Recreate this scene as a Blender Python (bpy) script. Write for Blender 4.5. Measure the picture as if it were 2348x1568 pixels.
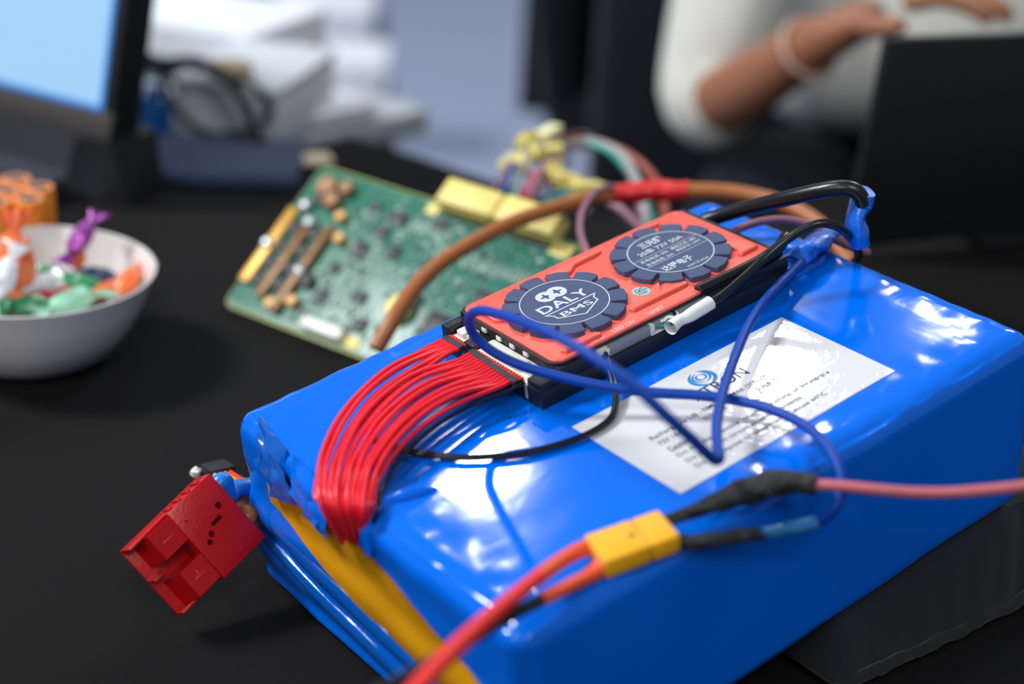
import bpy, bmesh, math, random
from mathutils import Matrix, Vector, noise

for _o in list(bpy.data.objects):
    bpy.data.objects.remove(_o)
SC = bpy.context.scene
COL = SC.collection

# ------------------------------------------------------------------ camera, sky, lights, exposure
cam_d = bpy.data.cameras.new('camera')
cam = bpy.data.objects.new('camera', cam_d)
COL.objects.link(cam)
cam.matrix_world = Matrix(((0.7910291, 0.2034912, -0.5769440, -0.3832760),
                           (-0.6089423, 0.3525981, -0.7105377, -0.5019221),
                           (0.0588412, 0.9133816, 0.4028297, 0.3825846),
                           (0, 0, 0, 1)))
cam_d.sensor_width = 36.0
cam_d.lens = 3730.3 / 2348 * 36.0
cam_d.clip_start = 0.01
cam_d.dof.use_dof = True
cam_d.dof.focus_distance = 0.676
cam_d.dof.aperture_fstop = 3.7
SC.camera = cam

wd = bpy.data.worlds.new('hall_ambient')
SC.world = wd
wd.use_nodes = True
wd.node_tree.nodes['Background'].inputs[0].default_value = (0.75, 0.86, 1.0, 1)
wd.node_tree.nodes['Background'].inputs[1].default_value = 0.21

def lamp(name, pos, target, energy, sx, sy, color=(1, 1, 1)):
    d = bpy.data.lights.new(name, 'AREA')
    d.shape = 'RECTANGLE'
    d.size, d.size_y = sx, sy
    d.energy, d.color = energy, color
    o = bpy.data.objects.new(name, d)
    COL.objects.link(o)
    o.location = pos
    o.rotation_euler = (Vector(target) - Vector(pos)).to_track_quat('-Z', 'Y').to_euler()
    return o
# hall lamps hung under a high ceiling, plus an added left fill (table top is z = 0)
lamp('hall_or_fill_lamp', (-2.0, 2.1, 3.0), (0, 0, 0), 135, 0.8, 0.8, (0.97, 0.985, 1.0))
lamp('hall_or_fill_lamp', (1.41, 3.04, 3.0), (0, 0, 0), 9, 0.14, 0.14, (0.97, 0.98, 1.0))
lamp('hall_or_fill_lamp', (2.30, 2.67, 3.0), (0, 0, 0), 5.5, 0.15, 0.15, (0.97, 0.98, 1.0))
lamp('hall_or_fill_lamp', (2.85, 2.39, 3.0), (0, 0, 0), 2.2, 0.14, 0.14, (0.97, 0.98, 1.0))
lamp('hall_or_fill_lamp', (-3.3, -0.8, 2.0), (0.2, 0.6, 0), 30, 1.6, 1.6, (0.97, 0.98, 1.0))  # added fill, not a ceiling lamp: brightens the bowl and left-facing sides
lamp('hall_or_fill_lamp', (-1.3, -2.6, 3.2), (0.2, 0.6, 0), 40, 1.2, 1.2, (0.97, 0.98, 1.0))
lamp('hall_or_fill_lamp', (4.6, 2.0, 3.4), (2.0, 2.2, -0.7), 60, 1.2, 1.2, (0.92, 0.95, 1.0))

SC.view_settings.view_transform = 'Standard'
SC.view_settings.look = 'None'
SC.view_settings.gamma = 1.0
SC.view_settings.use_curve_mapping = False
SC.view_settings.exposure = 0.35

# ------------------------------------------------------------------ frames (metres) - all shapes below are given in millimetres
TILT = 0.19547688
BAT = Matrix.Translation((0, 0, 0.10182367)) @ Matrix(((math.cos(TILT), 0, -math.sin(TILT), 0), (0, 1, 0, 0),
                                                       (math.sin(TILT), 0, math.cos(TILT), 0), (0, 0, 0, 1)))
WORLD = Matrix.Identity(4)
BOARD = Matrix(((0.2656656, 0.7565713, -0.5975129, 0.0454543), (-0.9640653, 0.2084869, -0.1646555, 0.2991273),
                (0, 0.6197847, 0.7847719, 0.004), (0, 0, 0, 1)))
RNG = random.Random(7)

# ------------------------------------------------------------------ materials
def s2l(c):
    c = c / 255.0
    return c / 12.92 if c <= 0.04045 else ((c + 0.055) / 1.055) ** 2.4
def rgb(r, g, b):
    return (s2l(r), s2l(g), s2l(b), 1)
_mats = {}
def M(name, col, rough=0.5, metal=0.0, bump=0.0, scale=400.0, var=0.06, coat=0.0, spec=0.5, emit=0.0, trans=0.0, sheen=0.0, alpha=1.0, dist=0.001):
    if name in _mats:
        return _mats[name]
    m = bpy.data.materials.new(name)
    m.use_nodes = True
    nt = m.node_tree
    b = nt.nodes['Principled BSDF']
    tc = nt.nodes.new('ShaderNodeTexCoord')
    nz = nt.nodes.new('ShaderNodeTexNoise')
    nz.inputs['Scale'].default_value = scale
    nz.inputs['Detail'].default_value = 3
    nt.links.new(tc.outputs['Object'], nz.inputs['Vector'])
    rp = nt.nodes.new('ShaderNodeMix')
    rp.data_type = 'RGBA'
    rp.inputs[6].default_value = tuple(c * (1 - var) for c in col[:3]) + (1,)
    rp.inputs[7].default_value = tuple(min(1, c * (1 + var)) for c in col[:3]) + (1,)
    nt.links.new(nz.outputs['Fac'], rp.inputs[0])
    nt.links.new(rp.outputs[2], b.inputs['Base Color'])
    b.inputs['Roughness'].default_value = rough
    b.inputs['Metallic'].default_value = metal
    b.inputs['Specular IOR Level'].default_value = spec
    b.inputs['Coat Weight'].default_value = coat
    b.inputs['Coat Roughness'].default_value = 0.06
    b.inputs['Transmission Weight'].default_value = trans
    b.inputs['Sheen Weight'].default_value = sheen
    b.inputs['Alpha'].default_value = alpha
    if emit:
        b.inputs['Emission Color'].default_value = col
        b.inputs['Emission Strength'].default_value = emit
    if bump:
        bp = nt.nodes.new('ShaderNodeBump')
        bp.inputs['Strength'].default_value = bump
        bp.inputs['Distance'].default_value = dist
        nt.links.new(nz.outputs['Fac'], bp.inputs['Height'])
        nt.links.new(bp.outputs['Normal'], b.inputs['Normal'])
    _mats[name] = m
    return m

def film(name, col, rough, layers, coat=0.0, var=0.05, spec=0.5):
    """shiny plastic skin whose relief is a sum of stretched noises: (scale xyz, strength, distance)"""
    m = M(name, col, rough=rough, var=var, coat=coat, spec=spec, scale=25)
    nt = m.node_tree
    b = nt.nodes['Principled BSDF']
    tc = nt.nodes['Texture Coordinate']
    prev = None
    for sc, st, ds in layers:
        mp = nt.nodes.new('ShaderNodeMapping')
        mp.inputs['Scale'].default_value = sc
        nt.links.new(tc.outputs['Object'], mp.inputs['Vector'])
        nz = nt.nodes.new('ShaderNodeTexNoise')
        nz.inputs['Scale'].default_value = 1.0
        nz.inputs['Detail'].default_value = 4
        nz.inputs['Distortion'].default_value = 0.6
        nt.links.new(mp.outputs['Vector'], nz.inputs['Vector'])
        bp = nt.nodes.new('ShaderNodeBump')
        bp.inputs['Strength'].default_value = st
        bp.inputs['Distance'].default_value = ds
        nt.links.new(nz.outputs['Fac'], bp.inputs['Height'])
        if prev is not None:
            nt.links.new(prev.outputs['Normal'], bp.inputs['Normal'])
        prev = bp
    nt.links.new(prev.outputs['Normal'], b.inputs['Normal'])
    nt.links.new(prev.outputs['Normal'], b.inputs['Coat Normal'])
    return m

def cloth(name, col, scale, rough=0.9, sheen=0.15, bump=0.5, dist=0.0004):
    m = M(name, col, rough=rough, sheen=sheen, var=0.25, scale=scale * 0.6, spec=0.15)
    nt = m.node_tree
    b = nt.nodes['Principled BSDF']
    tc = nt.nodes['Texture Coordinate']
    w = []
    for ax in ('X', 'Y'):
        wv = nt.nodes.new('ShaderNodeTexWave')
        wv.bands_direction = ax
        wv.inputs['Scale'].default_value = scale
        wv.inputs['Distortion'].default_value = 0.8
        nt.links.new(tc.outputs['Object'], wv.inputs['Vector'])
        w.append(wv)
    mx = nt.nodes.new('ShaderNodeMath')
    mx.operation = 'MULTIPLY'
    nt.links.new(w[0].outputs['Fac'], mx.inputs[0])
    nt.links.new(w[1].outputs['Fac'], mx.inputs[1])
    bp = nt.nodes.new('ShaderNodeBump')
    bp.inputs['Strength'].default_value = bump
    bp.inputs['Distance'].default_value = dist
    nt.links.new(mx.outputs[0], bp.inputs['Height'])
    nt.links.new(bp.outputs['Normal'], b.inputs['Normal'])
    return m

PVC = film('blue_pvc_film', rgb(0, 102, 220), 0.09,
           [((14, 26, 26), 0.12, 0.0010), ((90, 18, 90), 0.06, 0.0005), ((300, 60, 300), 0.03, 0.00015)], coat=0.0, spec=0.42)
PVC_END = film('blue_end_film', rgb(0, 84, 176), 0.2, [((30, 9, 60), 0.4, 0.003), ((150, 150, 150), 0.2, 0.0006)], coat=0.4)
CRINKLE = film('label_under_tape', rgb(206, 206, 210), 0.45, [((300, 420, 300), 0.16, 0.0004), ((24, 24, 24), 0.12, 0.0008)], coat=0.7, var=0.02)
FISHPAPER = film('amber_insulation_paper', rgb(205, 142, 10), 0.3, [((40, 10, 40), 0.3, 0.002)], coat=0.3)
BLACK_ABS = M('black_moulded_plastic', rgb(22, 24, 30), 0.45, bump=0.15, scale=900)
RUBBER = M('slate_blue_rubber_coat', rgb(60, 74, 108), 0.6, bump=0.35, scale=2600, var=0.12, dist=0.0004)
RED_ALU = M('red_anodised_aluminium', rgb(247, 104, 88), 0.36, metal=0.35, bump=0.12, scale=3000, var=0.08, dist=0.0003)
INK = M('pale_grey_print', rgb(196, 200, 206), 0.6, var=0.02)
INK_DARK = M('dark_print', rgb(40, 42, 52), 0.6, var=0.02)
INK_BLUE = M('blue_logo_print', rgb(28, 120, 185), 0.6, var=0.02)
NYLON = M('white_nylon', rgb(226, 224, 214), 0.42, var=0.03, bump=0.05, scale=500)
CLEARGREY = M('clear_grey_header', rgb(150, 152, 160), 0.25, var=0.05, trans=0.25)
RED_PVC = M('red_wire_insulation', rgb(232, 30, 48), 0.36, bump=0.05, scale=300, var=0.06)
CRIMP = M('orange_red_terminal', rgb(214, 60, 30), 0.4, var=0.1)
BLACK_PVC = M('black_wire_insulation', rgb(17, 18, 22), 0.3, bump=0.06, scale=300)
BLUE_WIRE = M('blue_wire_insulation', rgb(0, 62, 158), 0.5, bump=0.04, scale=300, spec=0.3)
BLUE_SHRINK = film('blue_heat_shrink', rgb(4, 96, 205), 0.3, [((120, 120, 120), 0.35, 0.0012)], coat=0.3)
CLEAR_SHRINK = M('translucent_blue_sleeve', rgb(60, 150, 215), 0.2, trans=0.45, bump=0.3, scale=180)
WHITE_SHRINK = M('white_heat_shrink', rgb(222, 222, 220), 0.4, bump=0.1, scale=200, var=0.03)
BLACK_SHRINK = M('black_cloth_sleeve', rgb(28, 28, 31), 0.62, bump=0.8, scale=260, var=0.5, dist=0.0015)
RED_SHRINK = film('red_heat_shrink', rgb(214, 34, 34), 0.36, [((110, 110, 110), 0.4, 0.0015)])
ORANGE_SHRINK = M('orange_red_shrink', rgb(232, 84, 40), 0.45, bump=0.1, scale=150)
SILICONE_RED = M('red_silicone_wire', rgb(232, 44, 38), 0.5, bump=0.05, scale=250)
BROWN_PVC = M('brown_cable_insulation', rgb(160, 92, 42), 0.42, bump=0.08, scale=200)
MAUVE = M('mauve_wire_insulation', rgb(134, 86, 104), 0.45, bump=0.05, scale=250)
PINK = M('dusty_pink_wire', rgb(178, 92, 100), 0.45, bump=0.05, scale=250)
GREEN_W = M('green_wire_insulation', rgb(24, 146, 130), 0.4)
YELLOW = M('yellow_connector_nylon', rgb(238, 172, 22), 0.45, bump=0.06, scale=300, var=0.05)
RED_CONN = M('red_connector_plastic', rgb(182, 6, 14), 0.32, bump=0.12, scale=600, var=0.08)
DARKHOLE = M('dark_cavity', rgb(14, 2, 4), 0.8)
PALE_YELLOW = M('pale_yellow_nylon', rgb(226, 208, 116), 0.5, var=0.05, bump=0.05, scale=300)
PCB_G = M('green_solder_mask', rgb(8, 104, 82), 0.35, var=0.25, scale=90, bump=0.05)
PCB_EDGE = M('board_edge_laminate', rgb(150, 160, 84), 0.5, var=0.1)
CHIP = M('black_chip_epoxy', rgb(15, 16, 19), 0.5, var=0.1)
SOLDER = M('dull_solder', rgb(122, 152, 138), 0.5, metal=0.1, var=0.2, scale=700)
GOLD = M('amber_bus_bar', rgb(206, 158, 66), 0.4, metal=0.3, var=0.15)
COPPER = M('brown_bus_bar', rgb(134, 96, 54), 0.45, metal=0.2, var=0.2)
PORCELAIN = M('white_porcelain', rgb(222, 218, 214), 0.18, coat=0.5, var=0.015, scale=30)
TCLOTH = cloth('black_polyester_tablecloth', rgb(19, 18, 18), 900, sheen=0.0, bump=0.35)
CUSHION = cloth('black_woven_pouch', rgb(30, 36, 40), 1500, sheen=0.1, bump=0.2, dist=0.0002)
SCREEN = M('lit_screen', rgb(168, 214, 255), 0.4, emit=0.74, var=0.04, scale=3)
def lit_only(m):
    b = m.node_tree.nodes['Principled BSDF']
    for l in list(b.inputs['Base Color'].links):
        m.node_tree.links.remove(l)
    b.inputs['Base Color'].default_value = (0.01, 0.01, 0.012, 1)
    return m
lit_only(SCREEN)
BEZEL = M('bezel_sheen_tint', rgb(58, 54, 52), 0.5, bump=0.1, scale=600)  # bottom bezel: reflected light is put into this lighter brown-grey
MATTE_BLACK = M('matte_black_shell', rgb(16, 17, 20), 0.55, bump=0.08, scale=500)
DARK_NAVY = M('dark_navy_shell', rgb(34, 40, 56), 0.7)
WHITE_CARD = M('white_card', rgb(232, 236, 242), 0.7, var=0.02, scale=20)
GREY_CARD = M('grey_card', rgb(176, 182, 188), 0.7, var=0.04, scale=20)
KRAFT = M('kraft_card', rgb(190, 168, 140), 0.8, var=0.08, scale=60)
STEEL = M('grey_tube_steel', rgb(120, 128, 140), 0.4, metal=0.5)
BLUE_PLASTIC = M('bright_blue_plastic', rgb(22, 120, 205), 0.35)
ORANGE_CELL = film('orange_cell_wrap', rgb(234, 134, 8), 0.3, [((60, 60, 60), 0.15, 0.001)], coat=0.3)
CELL_TOP = M('cell_end_cap', rgb(116, 96, 92), 0.5, metal=0.2)
SKIN = M('brown_skin', rgb(150, 96, 68), 0.5, var=0.08, scale=30, bump=0.1)
SKIN_PALE = M('pale_skin', rgb(206, 176, 166), 0.5, var=0.06, scale=30)
KNIT = cloth('cream_knit', rgb(226, 224, 214), 260, sheen=0.2, bump=0.7, dist=0.002)
DENIM = cloth('dark_denim', rgb(20, 25, 36), 300, sheen=0.05, bump=0.5)
BLACK_FABRIC = cloth('black_upholstery', rgb(20, 23, 32), 200, bump=0.4)
PALE_KNIT = cloth('pale_pink_cloth', rgb(214, 204, 206), 240, bump=0.5)
HAIR = M('black_hair', rgb(18, 14, 12), 0.5, bump=0.6, scale=120)
WOOD = M('table_board', rgb(120, 104, 84), 0.6, var=0.2, scale=20)

# ------------------------------------------------------------------ mesh helpers
def crom(pts, n):
    P = [Vector(p) for p in pts]
    if len(P) == 2:
        return [P[0].lerp(P[1], i / n) for i in range(n + 1)]
    Q = [2 * P[0] - P[1]] + P + [2 * P[-1] - P[-2]]
    out = []
    seg = len(P) - 1
    for i in range(n + 1):
        t = i / n * seg
        k = min(int(t), seg - 1)
        u = t - k
        a, b, c, d = Q[k], Q[k + 1], Q[k + 2], Q[k + 3]
        out.append(0.5 * ((2 * b) + (c - a) * u + (2 * a - 5 * b + 4 * c - d) * u * u + (3 * b - a - 3 * c + d) * u ** 3))
    return out

class MB:
    def __init__(s):
        s.v, s.f, s.mi = [], [], []
    def add(s, v, f, mi=0):
        o = len(s.v)
        s.v += [Vector(p) for p in v]
        s.f += [tuple(i + o for i in q) for q in f]
        s.mi += [mi] * len(f)
        return s
    def bm(s, bm, mi=0):
        bm.verts.index_update()
        r = s.add([v.co.copy() for v in bm.verts], [[v.index for v in f.verts] for f in bm.faces], mi)
        bm.free()
        return r
    def box(s, c, d, bev=0.0, rot=None, seg=2, mi=0):
        bm = bmesh.new()
        bmesh.ops.create_cube(bm, size=1)
        bmesh.ops.scale(bm, vec=d, verts=bm.verts)
        if bev:
            bmesh.ops.bevel(bm, geom=list(bm.edges), offset=bev, segments=seg, affect='EDGES', profile=0.5)
        if rot is not None:
            bmesh.ops.transform(bm, matrix=rot.to_4x4(), verts=bm.verts)
        bmesh.ops.translate(bm, vec=c, verts=bm.verts)
        return s.bm(bm, mi)
    def span(s, a, b, bev=0.0, seg=2, mi=0):
        return s.box([(a[i] + b[i]) / 2 for i in range(3)], [abs(b[i] - a[i]) for i in range(3)], bev, None, seg, mi)
    def prism(s, pts, z0, z1, bev=0.0, mi=0):
        bm = bmesh.new()
        lo = [bm.verts.new((x, y, z0)) for x, y in pts]
        f = bm.faces.new(lo)
        f.normal_update()
        if f.normal.z > 0:
            f.normal_flip()
        r = bmesh.ops.extrude_face_region(bm, geom=[f])
        nv = [g for g in r['geom'] if isinstance(g, bmesh.types.BMVert)]
        for v in nv:
            v.co.z = z1
        bmesh.ops.recalc_face_normals(bm, faces=bm.faces)
        if bev:
            ed = [e for e in bm.edges if all(abs(v.co.z - z1) < 1e-5 for v in e.verts)]
            bmesh.ops.bevel(bm, geom=ed, offset=bev, segments=3, affect='EDGES', profile=0.5)
        return s.bm(bm, mi)
    def tube(s, pts, r, seg=10, n=None, flat=1.0, rough=0.0, closed=True, hollow=0.0, mi=0):
        n = n or max(12, 8 * (len(pts) - 1))
        P = crom(pts, n)
        R = list(r) if isinstance(r, (list, tuple)) else [r]
        rad = []
        for i in range(n + 1):
            t = i / n * (len(R) - 1)
            k = min(int(t), max(0, len(R) - 2))
            rr = R[k] + (R[min(k + 1, len(R) - 1)] - R[k]) * (t - k)
            rad.append(rr)
        up = Vector((0, 0, 1))
        v, f = [], []
        T0 = (P[1] - P[0]).normalized()
        N = up - T0 * up.dot(T0)
        if N.length < 1e-3:
            N = Vector((1, 0, 0)) - T0 * T0.x
        N.normalize()
        for i in range(n + 1):
            T = (P[min(i + 1, n)] - P[max(i - 1, 0)]).normalized()
            N = (N - T * N.dot(T)).normalized()
            B = T.cross(N)
            for k in range(seg):
                a = 2 * math.pi * k / seg
                q = rad[i]
                if rough:
                    q *= 1 + rough * noise.noise(Vector((P[i].x * 0.13 + math.cos(a), P[i].y * 0.13 + math.sin(a), P[i].z * 0.13)))
                v.append(P[i] + N * (math.cos(a) * q * flat) + B * (math.sin(a) * q))
        for i in range(n):
            for k in range(seg):
                f.append((i * seg + k, i * seg + (k + 1) % seg, (i + 1) * seg + (k + 1) % seg, (i + 1) * seg + k))
        if closed:
            f.append(tuple(range(seg - 1, -1, -1)))
            f.append(tuple(n * seg + k for k in range(seg)))
        return s.add(v, f, mi)
    def lathe(s, prof, c=(0, 0, 0), seg=48, mi=0):
        v, f = [], []
        n = len(prof)
        for k in range(seg):
            a = 2 * math.pi * k / seg
            for r, z in prof:
                v.append((c[0] + r * math.cos(a), c[1] + r * math.sin(a), c[2] + z))
        for k in range(seg):
            for i in range(n - 1):
                a, b = k * n + i, ((k + 1) % seg) * n + i
                f.append((a, b, b + 1, a + 1))
        return s.add(v, f, mi)
    def cyl(s, c, r, h, seg=24, axis='Z', bev=0.0, r2=None, mi=0):
        m = MB()
        r2 = r if r2 is None else r2
        prof = [(0.001, 0), (r - bev, 0), (r, bev), (r2, h - bev), (r2 - bev, h), (0.001, h)] if bev else [(0.001, 0), (r, 0), (r2, h), (0.001, h)]
        m.lathe(prof, (0, 0, 0), seg)
        for p in m.v:
            if axis == 'X':
                p.xyz = (p.z, p.x, p.y)
            elif axis == 'Y':
                p.xyz = (p.x, -p.z, p.y) if False else (p.y, p.z, p.x)
        return s.add([p + Vector(c) for p in m.v], m.f, mi)
    def ball(s, c, d, seg=20, rings=12, jit=0.0, mi=0):
        bm = bmesh.new()
        bmesh.ops.create_uvsphere(bm, u_segments=seg, v_segments=rings, radius=0.5)
        for v in bm.verts:
            q = 1 + jit * noise.noise(v.co * 4 + Vector(c) * 0.1)
            v.co = Vector((v.co.x * d[0] * q, v.co.y * d[1] * q, v.co.z * d[2] * q)) + Vector(c)
        return s.bm(bm, mi)
    def sheet(s, c00, c10, c11, c01, n=8, m=8, bulge=0.0, jit=0.0, th=0.3, seed=0, mi=0):
        A, B, C, Dd = map(Vector, (c00, c10, c11, c01))
        N = ((B - A).cross(Dd - A)).normalized()
        tops, v, f = [], [], []
        for i in range(n + 1):
            for j in range(m + 1):
                u, w = i / n, j / m
                p = A.lerp(B, u).lerp(Dd.lerp(C, u), w)
                p = p + N * (bulge * math.sin(math.pi * u) * math.sin(math.pi * w) + jit * noise.noise(Vector((u * 3 + seed, w * 3, seed * 1.7))))
                tops.append(p)
        K = len(tops)
        v = tops + [p - N * th for p in tops]
        q = lambda i, j: i * (m + 1) + j
        for i in range(n):
            for j in range(m):
                a, b, c, d = q(i, j), q(i + 1, j), q(i + 1, j + 1), q(i, j + 1)
                f.append((a, b, c, d))
                f.append((K + d, K + c, K + b, K + a))
        rim = [q(i, 0) for i in range(n + 1)] + [q(n, j) for j in range(1, m + 1)] + [q(i, m) for i in range(n - 1, -1, -1)] + [q(0, j) for j in range(m - 1, 0, -1)]
        for a, b in zip(rim, rim[1:] + rim[:1]):
            f.append((b, a, K + a, K + b))
        return s.add(v, f, mi)
    def warp(s, fn):
        s.v = [Vector(fn(p)) for p in s.v]
        return s
    def mesh(s, name, mats, base=(0, 0, 0), sharp=35):
        me = bpy.data.meshes.new(name)
        b = Vector(base)
        me.from_pydata([((p - b) * 0.001)[:] for p in s.v], [], s.f)
        mats = mats if isinstance(mats, (list, tuple)) else [mats]
        for m in mats:
            me.materials.append(m)
        if len(mats) > 1:
            me.polygons.foreach_set('material_index', s.mi)
        me.polygons.foreach_set('use_smooth', [True] * len(me.polygons))
        me.update()
        try:
            me.set_sharp_from_angle(angle=math.radians(sharp))
        except Exception:
            pass
        return me

class Thing:
    pass
def tag(o, label, cat, group=None):
    o['label'] = label
    o['category'] = cat
    if group:
        o['group'] = group
def thing(name, label, cat, base=(0, 0, 0), frame=WORLD, group=None):
    t = Thing()
    t.o = bpy.data.objects.new(name, None)
    t.o.empty_display_size = 0.01
    COL.objects.link(t.o)
    t.o.matrix_world = frame @ Matrix.Translation(Vector(base) * 0.001)
    t.base = base
    tag(t.o, label, cat, group)
    return t
def part(t, name, mb, mat, label=None, parent=None, stuff=False, sharp=35):
    o = bpy.data.objects.new(name, mb.mesh(name, mat, t.base, sharp) if isinstance(mb, MB) else mb)
    COL.objects.link(o)
    o.parent = parent or t.o
    if label:
        o['label'] = label
    if stuff:
        o['kind'] = 'stuff'
    return o
def single(name, label, cat, mb, mat, base=(0, 0, 0), frame=WORLD, group=None, sharp=35):
    o = bpy.data.objects.new(name, mb.mesh(name, mat, base, sharp))
    COL.objects.link(o)
    o.matrix_world = frame @ Matrix.Translation(Vector(base) * 0.001)
    tag(o, label, cat, group)
    return o
def structure(name, mb, mat):
    o = bpy.data.objects.new(name, mb.mesh(name, mat))
    COL.objects.link(o)
    o['kind'] = 'structure'
    return o
def carve(o, cutters):
    """subtract closed MBs (same coordinates as the part) from a part's mesh"""
    for mb in cutters:
        c = bpy.data.objects.new('cutter', mb.mesh('cutter', list(o.data.materials)[:1], (0, 0, 0)))
        COL.objects.link(c)
        c.parent = o.parent
        md = o.modifiers.new('b', 'BOOLEAN')
        md.object = c
        md.operation = 'DIFFERENCE'
        md.solver = 'EXACT'
        bpy.context.view_layer.update()
        dg = bpy.context.evaluated_depsgraph_get()
        me = bpy.data.meshes.new_from_object(o.evaluated_get(dg))
        o.modifiers.clear()
        old = o.data
        o.data = me
        bpy.data.objects.remove(c)
        me.polygons.foreach_set('use_smooth', [True] * len(me.polygons))
        me.set_sharp_from_angle(angle=math.radians(30))

FONT_CACHE = {}
def text_mb(s, x, y, cap, z=0.0, bold=0.0, sx=1.0, rot=0.0, align='LEFT', zf=None, th=0.06, shear=0.0, space=1.0):
    cu = bpy.data.curves.new('t', 'FONT')
    cu.body = s
    cu.size = 1.0
    cu.offset = bold
    cu.shear = shear
    cu.space_character = space
    cu.align_x = align
    cu.resolution_u = 3
    o = bpy.data.objects.new('t', cu)
    COL.objects.link(o)
    bpy.context.view_layer.update()
    dg = bpy.context.evaluated_depsgraph_get()
    me = bpy.data.meshes.new_from_object(o.evaluated_get(dg))
    k = cap / 0.70
    c, q = math.cos(rot), math.sin(rot)
    v = []
    for p in me.vertices:
        a, b = p.co.x * k * sx, p.co.y * k
        X, Y = x + a * c - b * q, y + a * q + b * c
        v.append((X, Y, (zf(X, Y) if zf else z) + th))
    m = MB().add(v, [list(p.vertices) for p in me.polygons])
    bpy.data.objects.remove(o)
    bpy.data.curves.remove(cu)
    bpy.data.meshes.remove(me)
    return m
def ring_mb(c, r0, r1, z, seg=72, a0=0, a1=360):
    v, f = [], []
    full = abs(a1 - a0 - 360) < 1e-6
    for i in range(seg + 1):
        a = math.radians(a0 + (a1 - a0) * i / seg)
        for r in (r0, r1):
            v.append((c[0] + r * math.cos(a), c[1] + r * math.sin(a), z))
    for i in range(seg):
        f.append((2 * i, 2 * i + 1, 2 * i + 3, 2 * i + 2))
    return MB().add(v, f)

# ------------------------------------------------------------------ setting
fl = MB().box((1500, 2500, -790), (9000, 9000, 100))
FLOOR = M('blue_grey_carpet', rgb(150, 160, 186), 0.9, bump=0.3, scale=60, var=0.1, dist=0.004)
structure('floor', fl, FLOOR)

# the table the battery stands on: its own frame, x along the far edge (leftwards negative), y away
RT = Matrix.Translation((0.302, 0.562, 0)) @ Matrix.Rotation(math.radians(12), 4, 'Z')
t = thing('exhibition_table', 'long trestle table hidden under the black tablecloth that carries the battery', 'table', (-700, -600, -740), RT)
part(t, 'tabletop', MB().span((-1590, -1290, -32), (-10, -10, -3), 3), WOOD)
for x in (-1540, -60):
    for y in (-1240, -60):
        part(t, 'leg', MB().tube([(x, y, -739), (x, y, -32)], 16, 12, 2), STEEL)
def drape(x0, y0, x1, y1, top, bottom, seed, folds=26):
    """thin cloth: flat top with gentle relief, rounded edge, rippling skirt"""
    m = MB()
    N = 64
    per = []
    def rim(t):
        w, h = x1 - x0, y1 - y0
        L = 2 * (w + h)
        d = (t % 1.0) * L
        if d < w: return (x0 + d, y0, 0, -1)
        d -= w
        if d < h: return (x1, y0 + d, 1, 0)
        d -= h
        if d < w: return (x1 - d, y1, 0, 1)
        d -= w
        return (x0, y1 - d, -1, 0)
    nx, ny = 48, 40
    v, f = [], []
    for i in range(nx + 1):
        for j in range(ny + 1):
            x, y = x0 + (x1 - x0) * i / nx, y0 + (y1 - y0) * j / ny
            v.append((x, y, top))
    for i in range(nx):
        for j in range(ny):
            a = i * (ny + 1) + j
            f.append((a, a + ny + 1, a + ny + 2, a + 1))
    m.add(v, f)
    K = 240
    rows = [(0, top), (2.5, top - 0.7), (4, top - 4), (5, top - 30), (6, top - 150), (6, bottom + 200), (6, bottom)]
    v, f = [], []
    for i in range(K):
        x, y, ax, ay = rim(i / K)
        for k, (o, z) in enumerate(rows):
            a = max(0.0, (k - 2)) / 4.0
            w = o + a * 8 * (1 + noise.noise(Vector((i * folds / K * 1.1 + seed, k * 0.15, seed))))
            v.append((x + ax * w, y + ay * w, z))
    R = len(rows)
    for i in range(K):
        for k in range(R - 1):
            a, b = i * R + k, ((i + 1) % K) * R + k
            f.append((a, b, b + 1, a + 1))
    m.add(v, f)
    return m
single('tablecloth', 'black woven tablecloth under the blue battery, bowl and circuit board', 'tablecloth', drape(-1600, -1300, 0, 0, 0, -735, 1.3), TCLOTH, (-700, -600, 0), RT)

# second table butted against it on the right, with a flat screen
t = thing('side_table', 'second black-covered table beyond the battery, carrying the flat screen', 'table', (500, -900, -740), RT)
part(t, 'tabletop', MB().span((66, -1290, -32), (762, -345, -4), 3), WOOD)
for x in (100, 730):
    for y in (-1240, -390):
        part(t, 'leg', MB().tube([(x, y, -739), (x, y, -32)], 16, 12, 2), STEEL)
single('tablecloth', 'black tablecloth on the second table, under the flat screen', 'tablecloth', drape(60, -1300, 770, -335, -1, -735, 4.1), TCLOTH, (400, -800, 0), RT)

# ------------------------------------------------------------------ battery pack (local frame: x along the pack, y to the left, z up, top surface z = 0)
X0, X1, Y0, Y1, ZB = -100.0, 169.0, -163.0, 29.5, -84.0
def nn(x, y, z, s):
    return noise.noise(Vector((x / s, y / s, z / s)))
def topz(x, y):
    e = min(x - X0, X1 - x, y - Y0, Y1 - y)
    k = max(0.0, 1 - max(0, e) / 26.0)
    flat = 1.0
    if -12 < x < 132 and -66 < y < 8:
        flat = 0.0
    z = flat * (0.12 * nn(x, y, 0, 34) - 0.06) + k * 0.9 * nn(x * 1.0, y * 1.0, 5, 9)
    if x > -99 and -75 < y < -50:      # sunken wrap behind the wire slot
        z += 2.2 * math.exp(-((x + 84) / 9) ** 2 - ((y + 72) / 6) ** 2) - 3.0 * math.exp(-((x + 96) / 7) ** 2 - ((y + 60) / 7) ** 2)
    return z
def endx(y, z):
    b = 0.0
    if z < -33:
        u = (z + 33) / 51.0
        b = -2.6 * abs(math.sin(u * math.pi * 2.5 + 0.15 * math.sin(y / 25.0)))
    return b + 0.7 * nn(3, y, z * 2, 22)
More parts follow.
